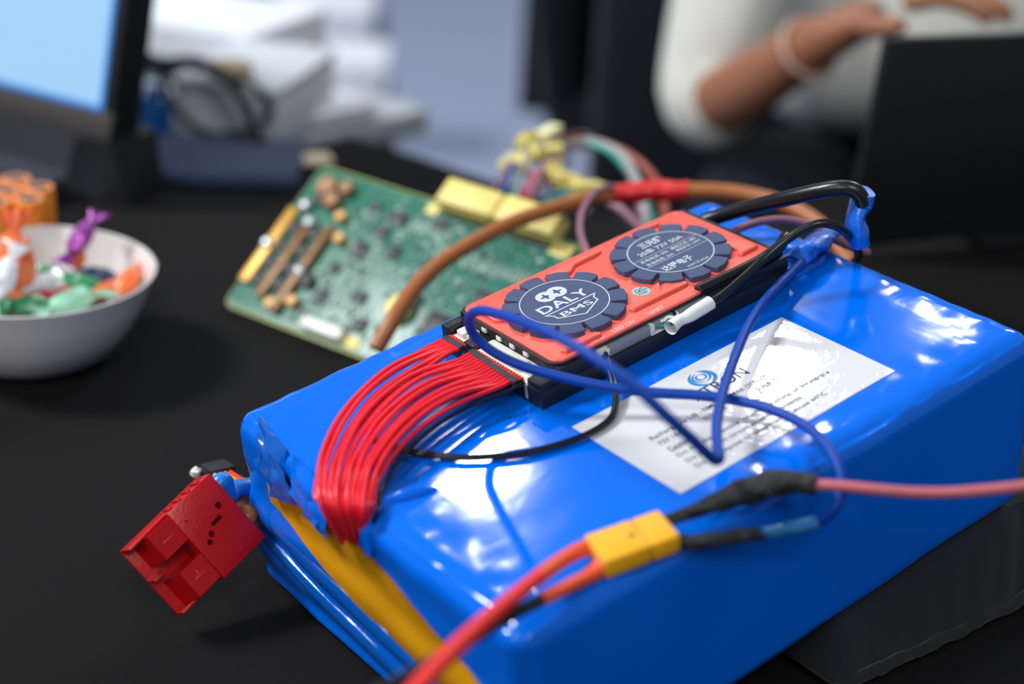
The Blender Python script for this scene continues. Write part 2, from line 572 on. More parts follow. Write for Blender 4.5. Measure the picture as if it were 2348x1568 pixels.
def body_mb():
    bm = bmesh.new()
    xs = sorted(set([X0 + q for q in (0, 1, 2, 3.2, 4.6, 6.2, 8, 10.5, 14)] + [X1 - q for q in (0, 1, 2, 3.2, 4.6, 6.2, 8, 10.5, 14)] + [X0 + 14 + i * 3.4 for i in range(1, 70) if X0 + 14 + i * 3.4 < X1 - 15]))
    ys = sorted(set([Y0 + q for q in (0, 1, 2, 3.2, 4.6, 6.2, 8, 10.5, 14)] + [Y1 - q for q in (0, 1, 2, 3.2, 4.6, 6.2, 8, 10.5, 14)] + [Y0 + 14 + i * 3.4 for i in range(1, 50) if Y0 + 14 + i * 3.4 < Y1 - 15]))
    zs = sorted(set([-q for q in (0, 1, 2, 3.2, 4.6, 6.2, 8, 10.5, 14)] + [ZB + q for q in (0, 1, 2, 3.2, 4.6, 6.2, 8, 10.5, 14)] + [-14 - i * 2.9 for i in range(1, 20) if -14 - i * 2.9 > ZB + 15]))
    R = 9.0
    cache = {}
    def vert(x, y, z):
        k = (x, y, z)
        if k in cache:
            return cache[k]
        p = Vector((x, y, z))
        q = Vector((min(max(x, X0 + R), X1 - R), min(max(y, Y0 + R), Y1 - R), min(max(z, ZB + R), -R)))
        d = p - q
        if d.length > 1e-6:
            m = max(abs(d.x), abs(d.y), abs(d.z))
            p = q + d.normalized() * (R if m > R - 1e-4 else m)
        if z == 0:
            p.z += topz(x, y)
        if x == X0:
            p.x += endx(y, z)
        if y == Y0:
            p.y += 0.8 * nn(x, 3, z, 45) - 0.4
        k2 = cache[k] = bm.verts.new(p)
        return k2
    def face(a, b, fn):
        for i in range(len(a) - 1):
            for j in range(len(b) - 1):
                bm.faces.new([fn(a[i], b[j]), fn(a[i + 1], b[j]), fn(a[i + 1], b[j + 1]), fn(a[i], b[j + 1])])
    face(xs, ys, lambda a, b: vert(a, b, 0.0))
    face(xs, ys, lambda a, b: vert(a, b, ZB))
    face(xs, zs, lambda a, b: vert(a, Y0, b))
    face(xs, zs, lambda a, b: vert(a, Y1, b))
    face(ys, zs, lambda a, b: vert(X0, a, b))
    face(ys, zs, lambda a, b: vert(X1, a, b))
    bmesh.ops.recalc_face_normals(bm, faces=bm.faces)
    m = MB()
    m.bm(bm)
    return m
bat = thing('battery_pack', 'large blue shrink-wrapped lithium battery pack with a white sticker on its top', 'battery', (30, -65, ZB), BAT)
bb = body_mb()
body = part(bat, 'wrapped_body', bb, PVC, sharp=60)
# amber insulation strip on the left end
tz = [(4, -19.0), (-23, -15.5), (-45, -16), (-67, -16), (-86, -20), (-114, -29), (-142, -36)]
bz = [(4, -31.0), (-26, -36.5), (-50, -42), (-79, -49), (-96, -51), (-120, -54), (-142, -58)]
def interp(tab, y):
    for (a, za), (b, zb) in zip(tab, tab[1:]):
        if b <= y <= a:
            return za + (zb - za) * (a - y) / (a - b)
    return tab[-1][1]
sm = MB()
v, f = [], []
n, m_ = 44, 8
for i in range(n + 1):
    y = 4 - 146 * i / n
    for j in range(m_ + 1):
        z = interp(tz, y) + (interp(bz, y) - interp(tz, y)) * j / m_
        v.append((X0 + min(endx(y, z), endx(y, z - 1), endx(y, z + 1)) - 0.9 - 0.3 * nn(y, z, 2, 12), y, z))
for i in range(n):
    for j in range(m_):
        a = i * (m_ + 1) + j
        f.append((a, a + 1, a + m_ + 2, a + m_ + 1))
K = len(v)
v += [(x + 0.8, y, z) for x, y, z in v]
f += [tuple(K + i for i in reversed(q)) for q in f]
part(bat, 'insulation_strip', sm.add(v, f), FISHPAPER, 'amber insulation strip on the end')
# ridged lower wrap bands on the end
for k, (za, zb, r) in enumerate([(-52, -60, 3.0), (-66, -72, 2.6)]):
    part(bat, 'end_band', MB().tube([(X0 - 0.6, 20, za + 10), (X0 - 1.0, -20, za + 4), (X0 - 1.2, -80, za), (X0 - 0.6, -150, zb)], [1.5, r, r, 2], 12, 40, flat=1.9), PVC_END)
# loose folds of wrap at the end
folds = [((-92, 17, 0.6), (-101, 8, -4), (-103.5, -14, -17), (-97, -12, 0.2), 2.0),
         ((-100.5, 8, -8), (-103.5, -2, -24), (-104, -24, -17), (-101.5, -14, -5), 1.4),
         ((-97, -16, 0.4), (-103.5, -20, -13), (-105, -42, -17), (-98.5, -46, -1), 2.2),
         ((-99, -30, -4), (-104, -30, -18), (-104.5, -48, -20), (-102, -46, -6), 1.5)]
for k, (a, b, c, d, bl) in enumerate(folds):
    part(bat, 'wrap_fold', MB().sheet(a, b, c, d, 10, 10, bulge=bl, jit=1.6, th=0.35, seed=k * 3.1), PVC_END if k in (0, 1) else PVC)
part(bat, 'wrap_fold', MB().tube([(-70, -76, 0.2), (-82, -72.5, 1.2), (-92, -70, 0.6), (-99, -71, -5), (-101.5, -74, -14)], [0.8, 2.6, 3.2, 2.6, 1.2], 12, 30, rough=0.3), PVC)
part(bat, 'wrap_fold', MB().tube([(-78, -46, 0.2), (-90, -48, 0.8), (-99, -49, -3), (-102, -50, -14)], [0.6, 1.8, 2.4, 1.2], 12, 30, rough=0.3), PVC)
# white sticker
LX0, LX1, LY0, LY1 = -8.6, 106.2, -142.1, -80.4
lab = MB()
v, f = [], []
n, m_ = 58, 32
for i in range(n + 1):
    for j in range(m_ + 1):
        x, y = LX0 + (LX1 - LX0) * i / n, LY0 + (LY1 - LY0) * j / m_
        v.append((x, y, topz(x, y) + 0.35))
for i in range(n):
    for j in range(m_):
        a = i * (m_ + 1) + j
        f.append((a, a + m_ + 1, a + m_ + 2, a + 1))
K = len(v)
v += [(x, y, z - 0.3) for x, y, z in v]
f += [tuple(K + i for i in reversed(q)) for q in f]
rim = [i * (m_ + 1) for i in range(n + 1)] + [n * (m_ + 1) + j for j in range(1, m_ + 1)] + [i * (m_ + 1) + m_ for i in range(n - 1, -1, -1)] + [j for j in range(m_ - 1, 0, -1)]
for a, b in zip(rim, rim[1:] + rim[:1]):
    f.append((b, a, K + a, K + b))
lb = part(bat, 'sticker', lab.add(v, f), CRINKLE, 'white printed sticker under clear tape')
lz = lambda x, y: topz(x, y) + 0.38
pm = MB()
for s_, x, y, cap, b in [('Rechargeable LIB - NMC 18.2MAh (20S17P)', 6.6, -109.6, 2.5, 0.006), ('72V 16Ah', 6.8, -114.4, 2.5, 0.006), ('1152Wh', 30.0, -114.4, 2.5, 0.006), ('05/2023', 58.5, -114.4, 2.5, 0.006),
                         ('Caution:', 6.7, -119.8, 2.5, 0.012), ('Do not disassemble, crush, puncture or incinerate.', 6.3, -124.9, 2.4, 0.004),
                         ('Do not short circuit external contacts.', 6.3, -129.8, 2.4, 0.004), ('Do not expose to temperature above 60\u00b0C', 6.3, -134.7, 2.4, 0.004)]:
    w = text_mb(s_, 0, 0, cap, bold=b)
    wid = max(p.x for p in w.v)
    target = {'Rech': 63.0, 'Do n': None}.get(s_[:4])
    if s_.startswith('Do not dis'): target = 82.5
    elif s_.startswith('Do not sh'): target = 61.5
    elif s_.startswith('Do not ex'): target = 69.5
    sxx = target / wid if target else 0.95
    q = text_mb(s_, x, y, cap, bold=b, sx=sxx, zf=lz)
    pm.add(q.v, q.f)
pm.add([(6.7, -120.6, 0.75), (20, -120.6, 0.75), (20, -120.3, 0.75), (6.7, -120.3, 0.75)], [(0, 1, 2, 3)])
part(bat, 'sticker_lettering', pm, INK_DARK, 'small dark print', lb)
q = text_mb('XTRON', 37.0, -102.4, 6.2, bold=0.004, sx=1.05, zf=lz)
wx = max(p.x for p in q.v)
q.warp(lambda p: (37.0 + (p.x - 37.0) * 29.0 / (wx - 37.0), p.y, p.z))
part(bat, 'sticker_name', q, INK_DARK, 'larger dark lettering', lb)
# swirl emblem: crescent petals around a leaf
em = MB()
def petal(cx, cy, r0, r1, sh, a0, a1, n=26):
    v, f = [], []
    for i in range(n + 1):
        t_ = i / n
        a = math.radians(a0 + (a1 - a0) * t_)
        w = (r1 - r0) * math.sin(math.pi * t_) ** 0.7 + 0.05
        for r in (r1, r1 - w):
            x, y = cx + r * math.cos(a) * 1.12 + sh * 0, cy + r * math.sin(a)
            v.append((x, y, lz(x, y)))
    for i in range(n):
        f.append((2 * i, 2 * i + 2, 2 * i + 3, 2 * i + 1))
    em.add(v, f)
petal(50.2, -91.3, 3.9, 5.6, 0, 100, 275)
petal(50.2, -91.3, 3.9, 5.6, 0, 255, 440)
petal(50.0, -90.6, 2.6, 3.6, 0, 80, 265)
petal(50.6, -90.6, 2.6, 3.6, 0, 255, 430)
petal(50.0, -90.4, 1.2, 2.2, 0, 70, 300)
petal(50.6, -90.4, 1.2, 2.2, 0, 240, 470)
part(bat, 'sticker_emblem', em, INK_BLUE, 'blue swirl emblem', lb)
# pulled-up wrap sleeve at the far edge where the blue wire leaves
part(bat, 'wrap_sleeve', MB().tube([(172.5,-47.6,3.0), (156.6,-55.0,8.0), (144.9,-57.6,8.5), (137.0,-58.4,6.5)], [4, 6.2, 6, 5], 18, 30, flat=0.6, rough=0.2), BLUE_SHRINK)
part(bat, 'wrap_fold', MB().sheet((167.2,-50.4,0.5), (139.2,-50.5,5.0), (132.3,-61.9,1.0), (154.1,-59.9,0.2), 8, 8, bulge=1.5, jit=1.5, th=0.3, seed=9), BLUE_SHRINK)

# ------------------------------------------------------------------ management board on the pack
GZ = 19.4
bms = thing('battery_management_unit', 'black and red battery management unit with two round slotted pads on top', 'electronics', (60, -30, 0.3), BAT)
case = MB()
case.span((-9.4, -63.3, 0.4), (129, 4.0, 8.6), 0.8)
part(bms, 'case', case, BLACK_ABS)
up = MB()
up.span((0.8, -56.5, 8.2), (129, 4.0, 15.2), 0.8)
up.span((82, -62.8, 8.2), (129, -55, 14.6), 0.8)
part(bms, 'upper_case', up, BLACK_ABS)
for y0, y1, z1 in [(-63.0, -54.2, 11.5), (-19.0, -11.6, 11.0), (-1.2, 4.0, 13.0)]:
    part(bms, 'corner_post', MB().span((-9.2, y0, 8.2), (1.2, y1, z1), 0.6), BLACK_ABS)
part(bms, 'front_post', MB().span((0.8, -62.9, 8.2), (19.5, -56, 14.6), 0.6), BLACK_ABS)
# rim of the case round the plate, then the plate
def rrect(x0, y0, x1, y1, r, n=6):
    out = []
    for cx, cy, a in [(x1 - r, y1 - r, 0), (x0 + r, y1 - r, 90), (x0 + r, y0 + r, 180), (x1 - r, y0 + r, 270)]:
        for i in range(n + 1):
            t_ = math.radians(a + 90 * i / n)
            out.append((cx + r * math.cos(t_), cy + r * math.sin(t_)))
    return out
part(bms, 'case_rim', MB().prism(rrect(-0.2, -61.6, 125.6, 4.2, 5), 14.9, 15.9, 0.2), BLACK_ABS)
plate = part(bms, 'cover_plate', MB().prism(rrect(0.9, -61.4, 124.4, 2.8, 4.5), 15.8, 16.9, 0.35), RED_ALU, 'red anodised cover plate')
def emboss(pts, h=1.5, bev=1.2):
    part(bms, 'embossed_ridge', MB().prism(pts, 16.6, 16.9 + h, bev), RED_ALU)
emboss([(48.5, -54), (78, -54), (79.5, -52.5), (78.5, -49), (74, -46), (70, -46), (66, -49.5), (58, -50.2), (49, -50), (47.3, -52)])
emboss([(41.5, -8), (46, -9.5), (52, -9), (57, -5.5), (69, -5.2), (73, -4), (73, -1.5), (69, -0.4), (50, -0.4), (43, -1.6), (40.5, -4)])
emboss([(112, -52), (121, -52), (122.5, -50.5), (122.3, -40), (119, -36.5), (114.5, -36.2), (113, -39), (113.5, -47), (111, -50)])
emboss([(3, -18), (7.5, -22), (9.4, -19), (9.2, -9), (7, -6), (3.2, -6)])
emboss([(8, -59), (26, -59), (27.5, -57.5), (26, -55), (20, -54), (16, -54), (12, -56), (7, -56.5)])
emboss([(97, -3.8), (107, -4), (109, -2), (107, -0.4), (97, -0.4), (95, -2)])
# white print along the plate
lt = MB()
for s_, x in [('NTC', 20.2), ('LED 12V', 32.0), ('UART', 51.2)]:
    q = text_mb(s_, x, -60.2, 2.3, z=16.9, bold=0.0)
    lt.add(q.v, q.f)
part(bms, 'plate_lettering', lt, INK, 'white port names', plate)
# slotted pads
def pad(cx, cy, a0, tilt=0):
    pts = []
    for k in range(12):
        s0, s1 = a0 + 30 * k, a0 + 30 * (k + 1)
        for r, a in [(19.9, s0 + 2.1), (25.0, s0 + 3.1), (26.0, s0 + 4.6), (26.5, s0 + 15), (26.0, s1 - 4.6), (25.0, s1 - 3.1), (19.9, s1 - 2.1), (19.6, s1)]:
            t_ = math.radians(a)
            pts.append((cx + r * math.cos(t_), cy + r * math.sin(t_)))
    return MB().prism(pts, 16.7, GZ, 0.35)
g1 = part(bms, 'slotted_pad', pad(31.6, -29.1, 13), RUBBER, 'slate pad with the large emblem and name')
part(bms, 'pad_ring', ring_mb((31.6, -29.1), 18.5, 18.95, GZ + 0.05), INK, 'thin pale ring', g1)
g2 = part(bms, 'slotted_pad', pad(91.2, -29.1, 3), RUBBER, 'slate pad with small printed ratings')
part(bms, 'pad_ring', ring_mb((91.2, -29.1), 18.5, 18.95, GZ + 0.05), INK, 'thin pale ring', g2)
q = text_mb('DALY', 0, 0, 5.6, bold=0.022, sx=1.5, z=GZ, space=1.06)
w0, w1 = min(p.x for p in q.v), max(p.x for p in q.v)
q.warp(lambda p: (18.6 + (p.x - w0) * 25.6 / (w1 - w0), -31.3 + p.y, p.z))
part(bms, 'name_lettering', q, INK, 'bold pale lettering', g1)
# emblem: two overlapping discs, each with a four-point star left open
eb = MB()
def disc_star(cx, cy, r, sr, n=64):
    v, f = [], []
    for i in range(n):
        a = 2 * math.pi * i / n
        u = (a % (math.pi / 2)) / (math.pi / 2)
        rr = sr * (0.36 + 0.64 * (abs(2 * u - 1)) ** 1.5)
        v.append((cx + rr * math.cos(a), cy + rr * math.sin(a), GZ + 0.06))
        v.append((cx + r * math.cos(a), cy + r * math.sin(a), GZ + 0.06))
    for i in range(n):
        j = (i + 1) % n
        f.append((2 * i, 2 * i + 1, 2 * j + 1, 2 * j))
    eb.add(v, f)
disc_star(28.7, -20.2, 4.4, 2.7)
disc_star(34.6, -20.2, 4.4, 2.7)
eb.v = [Vector((p.x, p.y, p.z + (0.02 if i >= 128 else 0))) for i, p in enumerate(eb.v)]
part(bms, 'pad_emblem', eb, INK, 'two linked discs with open stars', g1)
bd = MB()
def poly_line(pts, w, z):
    n = len(pts)
    v, f = [], []
    for i in range(n):
        a, b, c = Vector(pts[i - 1] + (0,)), Vector(pts[i] + (0,)), Vector(pts[(i + 1) % n] + (0,))
        d0, d1 = (b - a).normalized(), (c - b).normalized()
        n0, n1 = Vector((-d0.y, d0.x, 0)), Vector((-d1.y, d1.x, 0))
        mm = (n0 + n1).normalized()
        k = w / 2 / max(0.4, mm.dot(n0))
        v += [b + mm * k + Vector((0, 0, z)), b - mm * k + Vector((0, 0, z))]
    for i in range(n):
        j = (i + 1) % n
        f.append((2 * i, 2 * i + 1, 2 * j + 1, 2 * j))
    bd.add(v, f)
poly_line([(18.6, -33.0), (44.6, -33.0), (42.3, -35.4), (42.3, -38.0), (31.6, -43.4), (20.9, -38.0), (20.9, -35.4)], 0.65, GZ + 0.06)
q = text_mb('BMS', 0, 0, 3.6, bold=0.012, sx=1.5, z=GZ)
w0, w1 = min(p.x for p in q.v), max(p.x for p in q.v)
q.warp(lambda p: (23.6 + (p.x - w0) * 16.0 / (w1 - w0), -38.9 + p.y, p.z))
bd.add(q.v, q.f)
part(bms, 'badge', bd, INK, 'pale outlined badge', g1)
pr = MB()
for s_, x, y, cap, b, wd_ in [('\u4e09\u5143\u9502', 84.6, -18.3, 3.6, 0.03, 12.5), ('20\u4e32 72V 50A', 79.0, -23.6, 2.9, 0.008, 25.0),
                              ('\u653e\u7535\u7535\u6d41: 50A', 75.2, -28.8, 1.7, 0.01, 15.5), ('\u5145\u7535\u7535\u6d41: 25A', 75.4, -32.3, 1.7, 0.01, 15.5),
                              ('\u901a\u4fe1\u65b9\u5f0f: 485', 92.4, -28.6, 1.7, 0.01, 14.5), ('\u901a\u4fe1\u534f\u8bae: UART', 93.0, -31.4, 1.5, 0.01, 14.5),
                              ('\u8fbe\u9502\u7535\u5b50', 77.6, -41.0, 3.5, 0.02, 16.5), ('R25T1P-3C24', 87.0, -45.6, 1.5, 0.008, 11.5)]:
    q = text_mb(s_, 0, 0, cap, bold=b, z=GZ)
    w0, w1 = min(p.x for p in q.v), max(p.x for p in q.v)
    q.warp(lambda p: (x + (p.x - w0) * wd_ / (w1 - w0), y + p.y, p.z))
    pr.add(q.v, q.f)
for y, a, b in [(-25.6, 73.3, 109.2), (-33.4, 73.6, 109.0)]:
    pr.add([(a, y - 0.12, GZ + 0.06), (b, y - 0.12, GZ + 0.06), (b, y + 0.12, GZ + 0.06), (a, y + 0.12, GZ + 0.06)], [(0, 1, 2, 3)])
part(bms, 'rating_lettering', pr, INK, 'pale print in Chinese characters', g2)
st = part(bms, 'inspection_sticker', MB().cyl((61.8, -42.9, 16.88), 3.9, 0.15, 40), M('pale_teal_paper', rgb(150, 186, 188), 0.5), 'round pale teal sticker')
q = text_mb('QC', 59.3, -42.4, 2.0, z=17.03, bold=0.0, sx=1.2)
q2 = text_mb('PASS', 59.0, -45.4, 1.6, z=17.03, sx=0.95)
q.add(q2.v, q2.f)
q.add([(58.6, -43.1, 17.1), (65.0, -43.1, 17.1), (65.0, -42.9, 17.1), (58.6, -42.9, 17.1)], [(0, 1, 2, 3)])
part(bms, 'sticker_lettering', q, INK_DARK, 'dark inspection mark', st)
for x, y in [(4.5, -57.6), (120, -0.8), (116.5, -57), (5, -1)]:
    part(bms, 'screw_dimple', MB().cyl((x, y, 16.86), 1.5, 0.14, 24), RED_ALU)
# clear grey header strip with pins along the front
hd = part(bms, 'pin_header', MB().span((26.5, -62.3, 8.5), (82, -56.2, 13.6), 0.4), CLEARGREY, 'clear grey header strip')
for i in range(22):
    if 9 <= i <= 14:
        continue
    x = 29.5 + i * 2.35
    part(bms, 'header_pin', MB().box((x, -60.9, 13.7), (0.5, 0.5, 0.4), 0.1), SOLDER, None, hd)
# hollow black sleeve lying along the front
sl = MB()
sl.tube([(78.5, -59.4, 16.4), (95, -60.2, 16.6), (112, -60.4, 16.8), (126, -58.5, 17.0), (138, -52, 16)], 2.7, 16, 40)
part(bms, 'cable_sleeve', sl, BLACK_PVC)
part(bms, 'sleeve_bore', MB().cyl((78.2, -59.4, 16.4), 1.7, 0.5, 16, 'X'), DARKHOLE)
# white balance sockets at the left end
for y0, y1 in [(-10.9, -1.8), (-53.4, -19.6)]:
    sk = MB()
    sk.span((-8.4, y0, 4), (0.4, y1, 9.6), 0.5)
    sk.span((-5.8, y0 + 0.4, 9.2), (0.6, y1 - 0.2, 11.2), 0.5)
    sk.span((-7.2, y0 + (y1 - y0) * 0.22, 9.2), (-0.6, y0 + (y1 - y0) * 0.7, 12.2), 0.5)
    o = part(bms, 'balance_socket', sk, NYLON, 'white multi-pin socket')
    part(bms, 'socket_lug', MB().span((-9.4, y0 - 1.2, 1.2), (-6.6, y0 + 1.4, 9.4), 0.4), NYLON, None, o)
    k = int(abs(y1 - y0) / 4) + 1
for y in (-14, -24, -33, -42):
    part(bms, 'clip_tab', MB().box((0.6, y, 13.2), (1.6, 3.0, 2.2), 0.3), NYLON)

# ------------------------------------------------------------------ red balance harness
har = thing('balance_wire_harness', 'bundle of thin red wires curving from the white sockets over the battery end', 'wires', (-60, -40, 2), BAT)
for k, (ya, yb, xa) in enumerate([(-1.2, -13.9, -11.6), (-18.4, -51.6, -11.4)]):
    c = MB()
    L = abs(yb - ya)
    c.box((xa, (ya + yb) / 2, 9.2), (3.0, L, 2.6), 0.5, Matrix.Rotation(math.radians(-3 if k else 2), 3, 'Z'))
    cb = part(har, 'wire_comb', c, M('grey_black_comb', rgb(44, 47, 54), 0.5), 'black plug strip')
    n = 7 if k == 0 else 18
    for i in range(n):
        y = ya + (yb - ya) * (i + 0.7) / (n + 0.4)
        part(har, 'terminal', MB().ball((-9.0 , y, 9.3), (2.6, 1.5, 1.8), 8, 6), CRIMP, None, cb)
ctr = [(-37.3,-27.4,12.0), (-61.9,-34.7,13.5), (-81.6,-45.3,12.0), (-93.8,-54.1,8.5), (-103.0,-66.5,7.8), (-102.5,-65.8,-3.7), (-97.0,-59.6,-20.6)]
Cc = crom([(-13, -26, 10)] + ctr, 60)
def bundle_wire(y, x, z, idx, n):
    row = idx % 2
    off = ((idx - (n - 1) / 2) / ((n - 1) / 2))
    rr = random.Random(idx * 17 + 3)
    pts = [(x + 3.0, y, z), (x - 1.5, y, z), (x - 7, y - 0.5, z + 0.3)]
    for k in range(9, 61, 6):
        T = (Cc[min(k + 1, 60)] - Cc[k - 1])
        lat = Vector((T.y, -T.x, 0))
        if lat.length < 0.15 or k > 44:
            lat = Vector((-0.66, 0.75, 0))
        lat.normalize()
        t_ = k / 60
        spread = 18.0 * (1 - t_) ** 2.0 + 8.6
        if t_ > 0.75:
            spread = 8.6 - (t_ - 0.75) * 16
        p = Cc[k] - lat * (off * spread) + T.normalized().cross(lat) * -((row - 0.5) * 2.0 + 0.8 * math.sin(off * 2.2 + t_ * 3 + idx))
        p += Vector((rr.uniform(-0.4, 0.4), rr.uniform(-0.4, 0.4), rr.uniform(-0.3, 0.3)))
        pts.append(p)
    return pts
ys_ = [-2.2 - i * 1.75 for i in range(7)] + [-19.6 - i * 2.22 for i in range(14)]
for i, y in enumerate(ys_):
    x = -12.6
    part(har, 'red_wire', MB().tube(bundle_wire(y, x, 9.2, i, len(ys_)), 1.05, 8, 60), RED_PVC)
pw = bundle_wire(-51.0, -12.6, 8.6, len(ys_) - 1, len(ys_))
part(har, 'black_wire', MB().tube([Vector(p) + Vector((0.9, -1.6, -2.4 if i > 2 else 0)) for i, p in enumerate(pw)], 0.85, 8, 60), BLACK_PVC, 'single black wire at the bundle edge')

# ------------------------------------------------------------------ thin twin lead of the temperature probe
t = thing('temperature_probe_lead', 'thin black twin lead with small white plug looping from the board under the red wires', 'wire', (24, -60, 2), BAT)
p = MB()
p.span((21.4, -61.6, 8.8), (28.0, -55.8, 13.4), 0.5)
p.span((22.2, -62.6, 9.4), (24.0, -61.0, 12.6), 0.3)
p.span((25.4, -62.6, 9.4), (27.2, -61.0, 12.6), 0.3)
part(t, 'plug', p, NYLON)
path = [(24.8, -61.5, 11), (20.6,-69.7,9.0), (16.6,-77.4,5.0), (11.3,-83.8,3.2), (3.0,-89.5,2.3), (-10.5,-90.4,2.0), (-28.1,-85.7,2.0), (-41.1,-78.2,2.0), (-52.4,-68.3,2.0), (-62.5,-53.8,2.0), (-68.2,-41.3,2.0), (-70.8,-33.0,2.2)]
for s_ in (-0.75, 0.75):
    q = []
    for i, a in enumerate(path):
        A, B = Vector(path[max(0, i - 1)]), Vector(path[min(len(path) - 1, i + 1)])
        d = (B - A).normalized()
        l = Vector((-d.y, d.x, 0))
        l = l.normalized() if l.length > 0.2 else Vector((1, 0, 0))
        q.append(Vector(a) + l * s_)
    part(t, 'wire', MB().tube(q, 0.8, 8, 110), BLACK_PVC)

# ------------------------------------------------------------------ serial port lead: white plug, white sleeve, black cable to the far end
t = thing('serial_port_lead', 'black cable with white shrink sleeve and white plug in the front header', 'cable', (60, -60, 10), BAT)
p = MB()
p.span((49.0, -63.2, 8.8), (64.0, -57.5, 9.8), 0.3)
p.span((49.0, -63.2, 8.8), (51.0, -57.2, 13.8), 0.4)
p.span((62.4, -63.2, 8.8), (64.4, -57.2, 13.8), 0.4)
p.span((49.0, -58.6, 8.8), (64.4, -57.2, 14.2), 0.4)
for i in range(4):
    p.span((53 + i * 2.6, -59.6, 12.6), (54 + i * 2.6, -57.8, 14.6), 0.2)
part(t, 'plug', p, NYLON)
part(t, 'green_wire', MB().tube([(51.5, -59.5, 11.5), (54.5, -63, 11.4), (58, -64.6, 11.2), (61.5, -64.8, 11.6)], 0.95, 10, 24), GREEN_W, 'green wire')
part(t, 'white_wire', MB().tube([(53.2, -59.2, 12.4), (56, -62.4, 13), (58.6, -62.6, 13.6), (61.8, -64.2, 12.4)], 0.8, 10, 24), WHITE_SHRINK, 'white wire')
part(t, 'black_wire', MB().tube([(62, -58.8, 13.4), (63, -60.6, 14.2), (62.4, -63, 13.2)], 0.7, 8, 16), BLACK_PVC, 'black wire')
sv = MB().tube([(54.6,-68.4,12.5), (60.4,-67.2,12.8), (64.6,-67.6,13.0), (70.9,-67.4,13.4), (78.2,-67.3,14.0)], [3.1, 2.5, 2.4, 2.9, 3.0, 3.0], 20, 40, closed=False)
part(t, 'white_sleeve', sv, WHITE_SHRINK, 'white shrink sleeve')
part(t, 'cable', MB().tube([(74.7,-67.3,13.8), (83.2,-67.6,14.5), (96.9,-66.5,17.0), (109.6,-65.4,20.0), (121.4,-66.8,25.0), (129.2,-70.2,29.0), (136.3,-74.5,31.0), (144.3,-77.8,27.0), (157.5,-73.3,14.0), (168.9,-66.6,0.0), (182.7,-52.2,-14.0)], 2.0, 14, 90), BLACK_PVC)

# ------------------------------------------------------------------ main negative cable, black with a blue sleeve
t = thing('black_power_cable', 'thick black cable arching off the red plate, tipped by a blue shrink sleeve', 'cable', (130, -10, 8), BAT)
part(t, 'cable', MB().tube([(132.6,-5.2,10.0), (137.2,-13.0,14.0), (141.7,-26.8,21.0), (144.8,-45.5,30.0), (149.5,-59.1,36.0), (154.4,-68.4,39.0), (158.2,-73.6,38.0), (160.1,-76.3,33.0), (159.9,-75.6,27.0)], 3.5, 18, 80), BLACK_PVC)
part(t, 'sleeve', MB().tube([(163.9,-74.4,36.0), (162.3,-73.5,30.0), (158.3,-74.1,25.0), (157.5,-75.5,19.0), (158.0,-77.1,13.0)], [6.0, 7.6, 6.2, 7.0, 6.4], 18, 30, flat=0.65, rough=0.2), BLUE_SHRINK, 'blue shrink sleeve')

# ------------------------------------------------------------------ brown power cable over the circuit board
t = thing('brown_power_cable', 'thick brown cable arching behind the battery, joined by a red sleeve', 'cable', (212.9,120.0,99.2))
bp = [(32.3,117.4,47.1), (45.5,121.1,60.0), (65.6,131.4,69.7), (87.0,138.9,76.3), (111.3,143.4,81.9), (138.8,145.4,87.6), (170.3,143.5,92.1), (198.9,136.6,96.1), (216.6,124.1,99.4), (230.5,107.5,102.5), (245.9,89.1,104.4), (254.9,68.0,104.8), (255.6,46.0,104.3), (252.6,25.5,101.1), (249.0,11.2,95.5), (246.2,2.2,88.2), (262, 40, 60), (245, 70, 12), (225, 120, 5)]
part(t, 'cable', MB().tube(bp, 4.3, 16, 140), BROWN_PVC)
part(t, 'red_sleeve', MB().tube([(199.5,136.2,96.2), (208.8,129.7,98.0), (218.6,122.6,99.6), (226.1,113.2,101.2), (230.5,107.4,102.3)], [5.4, 5.6, 5.9, 5.5, 5.2], 18, 40, rough=0.22), RED_SHRINK, 'red shrink sleeve')
t = thing('sense_wire', 'thin mauve wire looping up to the red sleeve beside the red plate', 'wire', (130.5,79.0,107.4))
part(t, 'wire', MB().tube([(108.6,45.0,103.1), (110.0,53.4,107.5), (122.1,72.4,108.7), (143.9,96.5,107.9), (169.0,117.6,106.7), (191.7,132.1,102.7), (205.5,137.2,99.0), (218.6,133.1,95.7)], 2.0, 12, 60), MAUVE)
t = thing('sense_wire', 'thin mauve wire crossing the far battery corner under the black cables', 'wire', (156.3,-22.9,6.0), BAT)
part(t, 'wire', MB().tube([(135.5,-14.3,3.0), (143.8,-15.7,5.0), (150.9,-21.4,8.0), (158.9,-28.7,9.0), (165.7,-35.8,7.0), (170.5,-43.3,3.0), (180.9,-47.2,-6.0), (193.0,-50.9,-14.0)], 1.9, 12, 60), MAUVE)

# ------------------------------------------------------------------ charging lead: blue loop, pink wire, half of the yellow connector
cx = Vector((-43.9,-156.3,5.0))
ax = Vector((-28.8,-159.6,5.0)) - Vector((-57.9,-152.5,5.0))
ax.normalize()
az = Vector((0.03, -0.06, 1)).normalized()
ay = az.cross(ax).normalized()
az = ax.cross(ay)
CR = Matrix((ax, ay, az)).transposed()
def loc(a, b, c):
    return cx + CR @ Vector((a, b, c))
def rot_box(m, lo, hi, bev):
    c = [(lo[i] + hi[i]) / 2 for i in range(3)]
    return m.box(loc(*c), [hi[i] - lo[i] for i in range(3)], bev, CR)
t = thing('charging_lead', 'blue looped wire and pink wire joined through black sleeves to a yellow plug half', 'wire', tuple(cx), BAT)
m = MB()
rot_box(m, (3.5, -8, -3.9), (14.5, 8, 3.9), 1.2)
part(t, 'plug_half', m, YELLOW, 'yellow plug half')
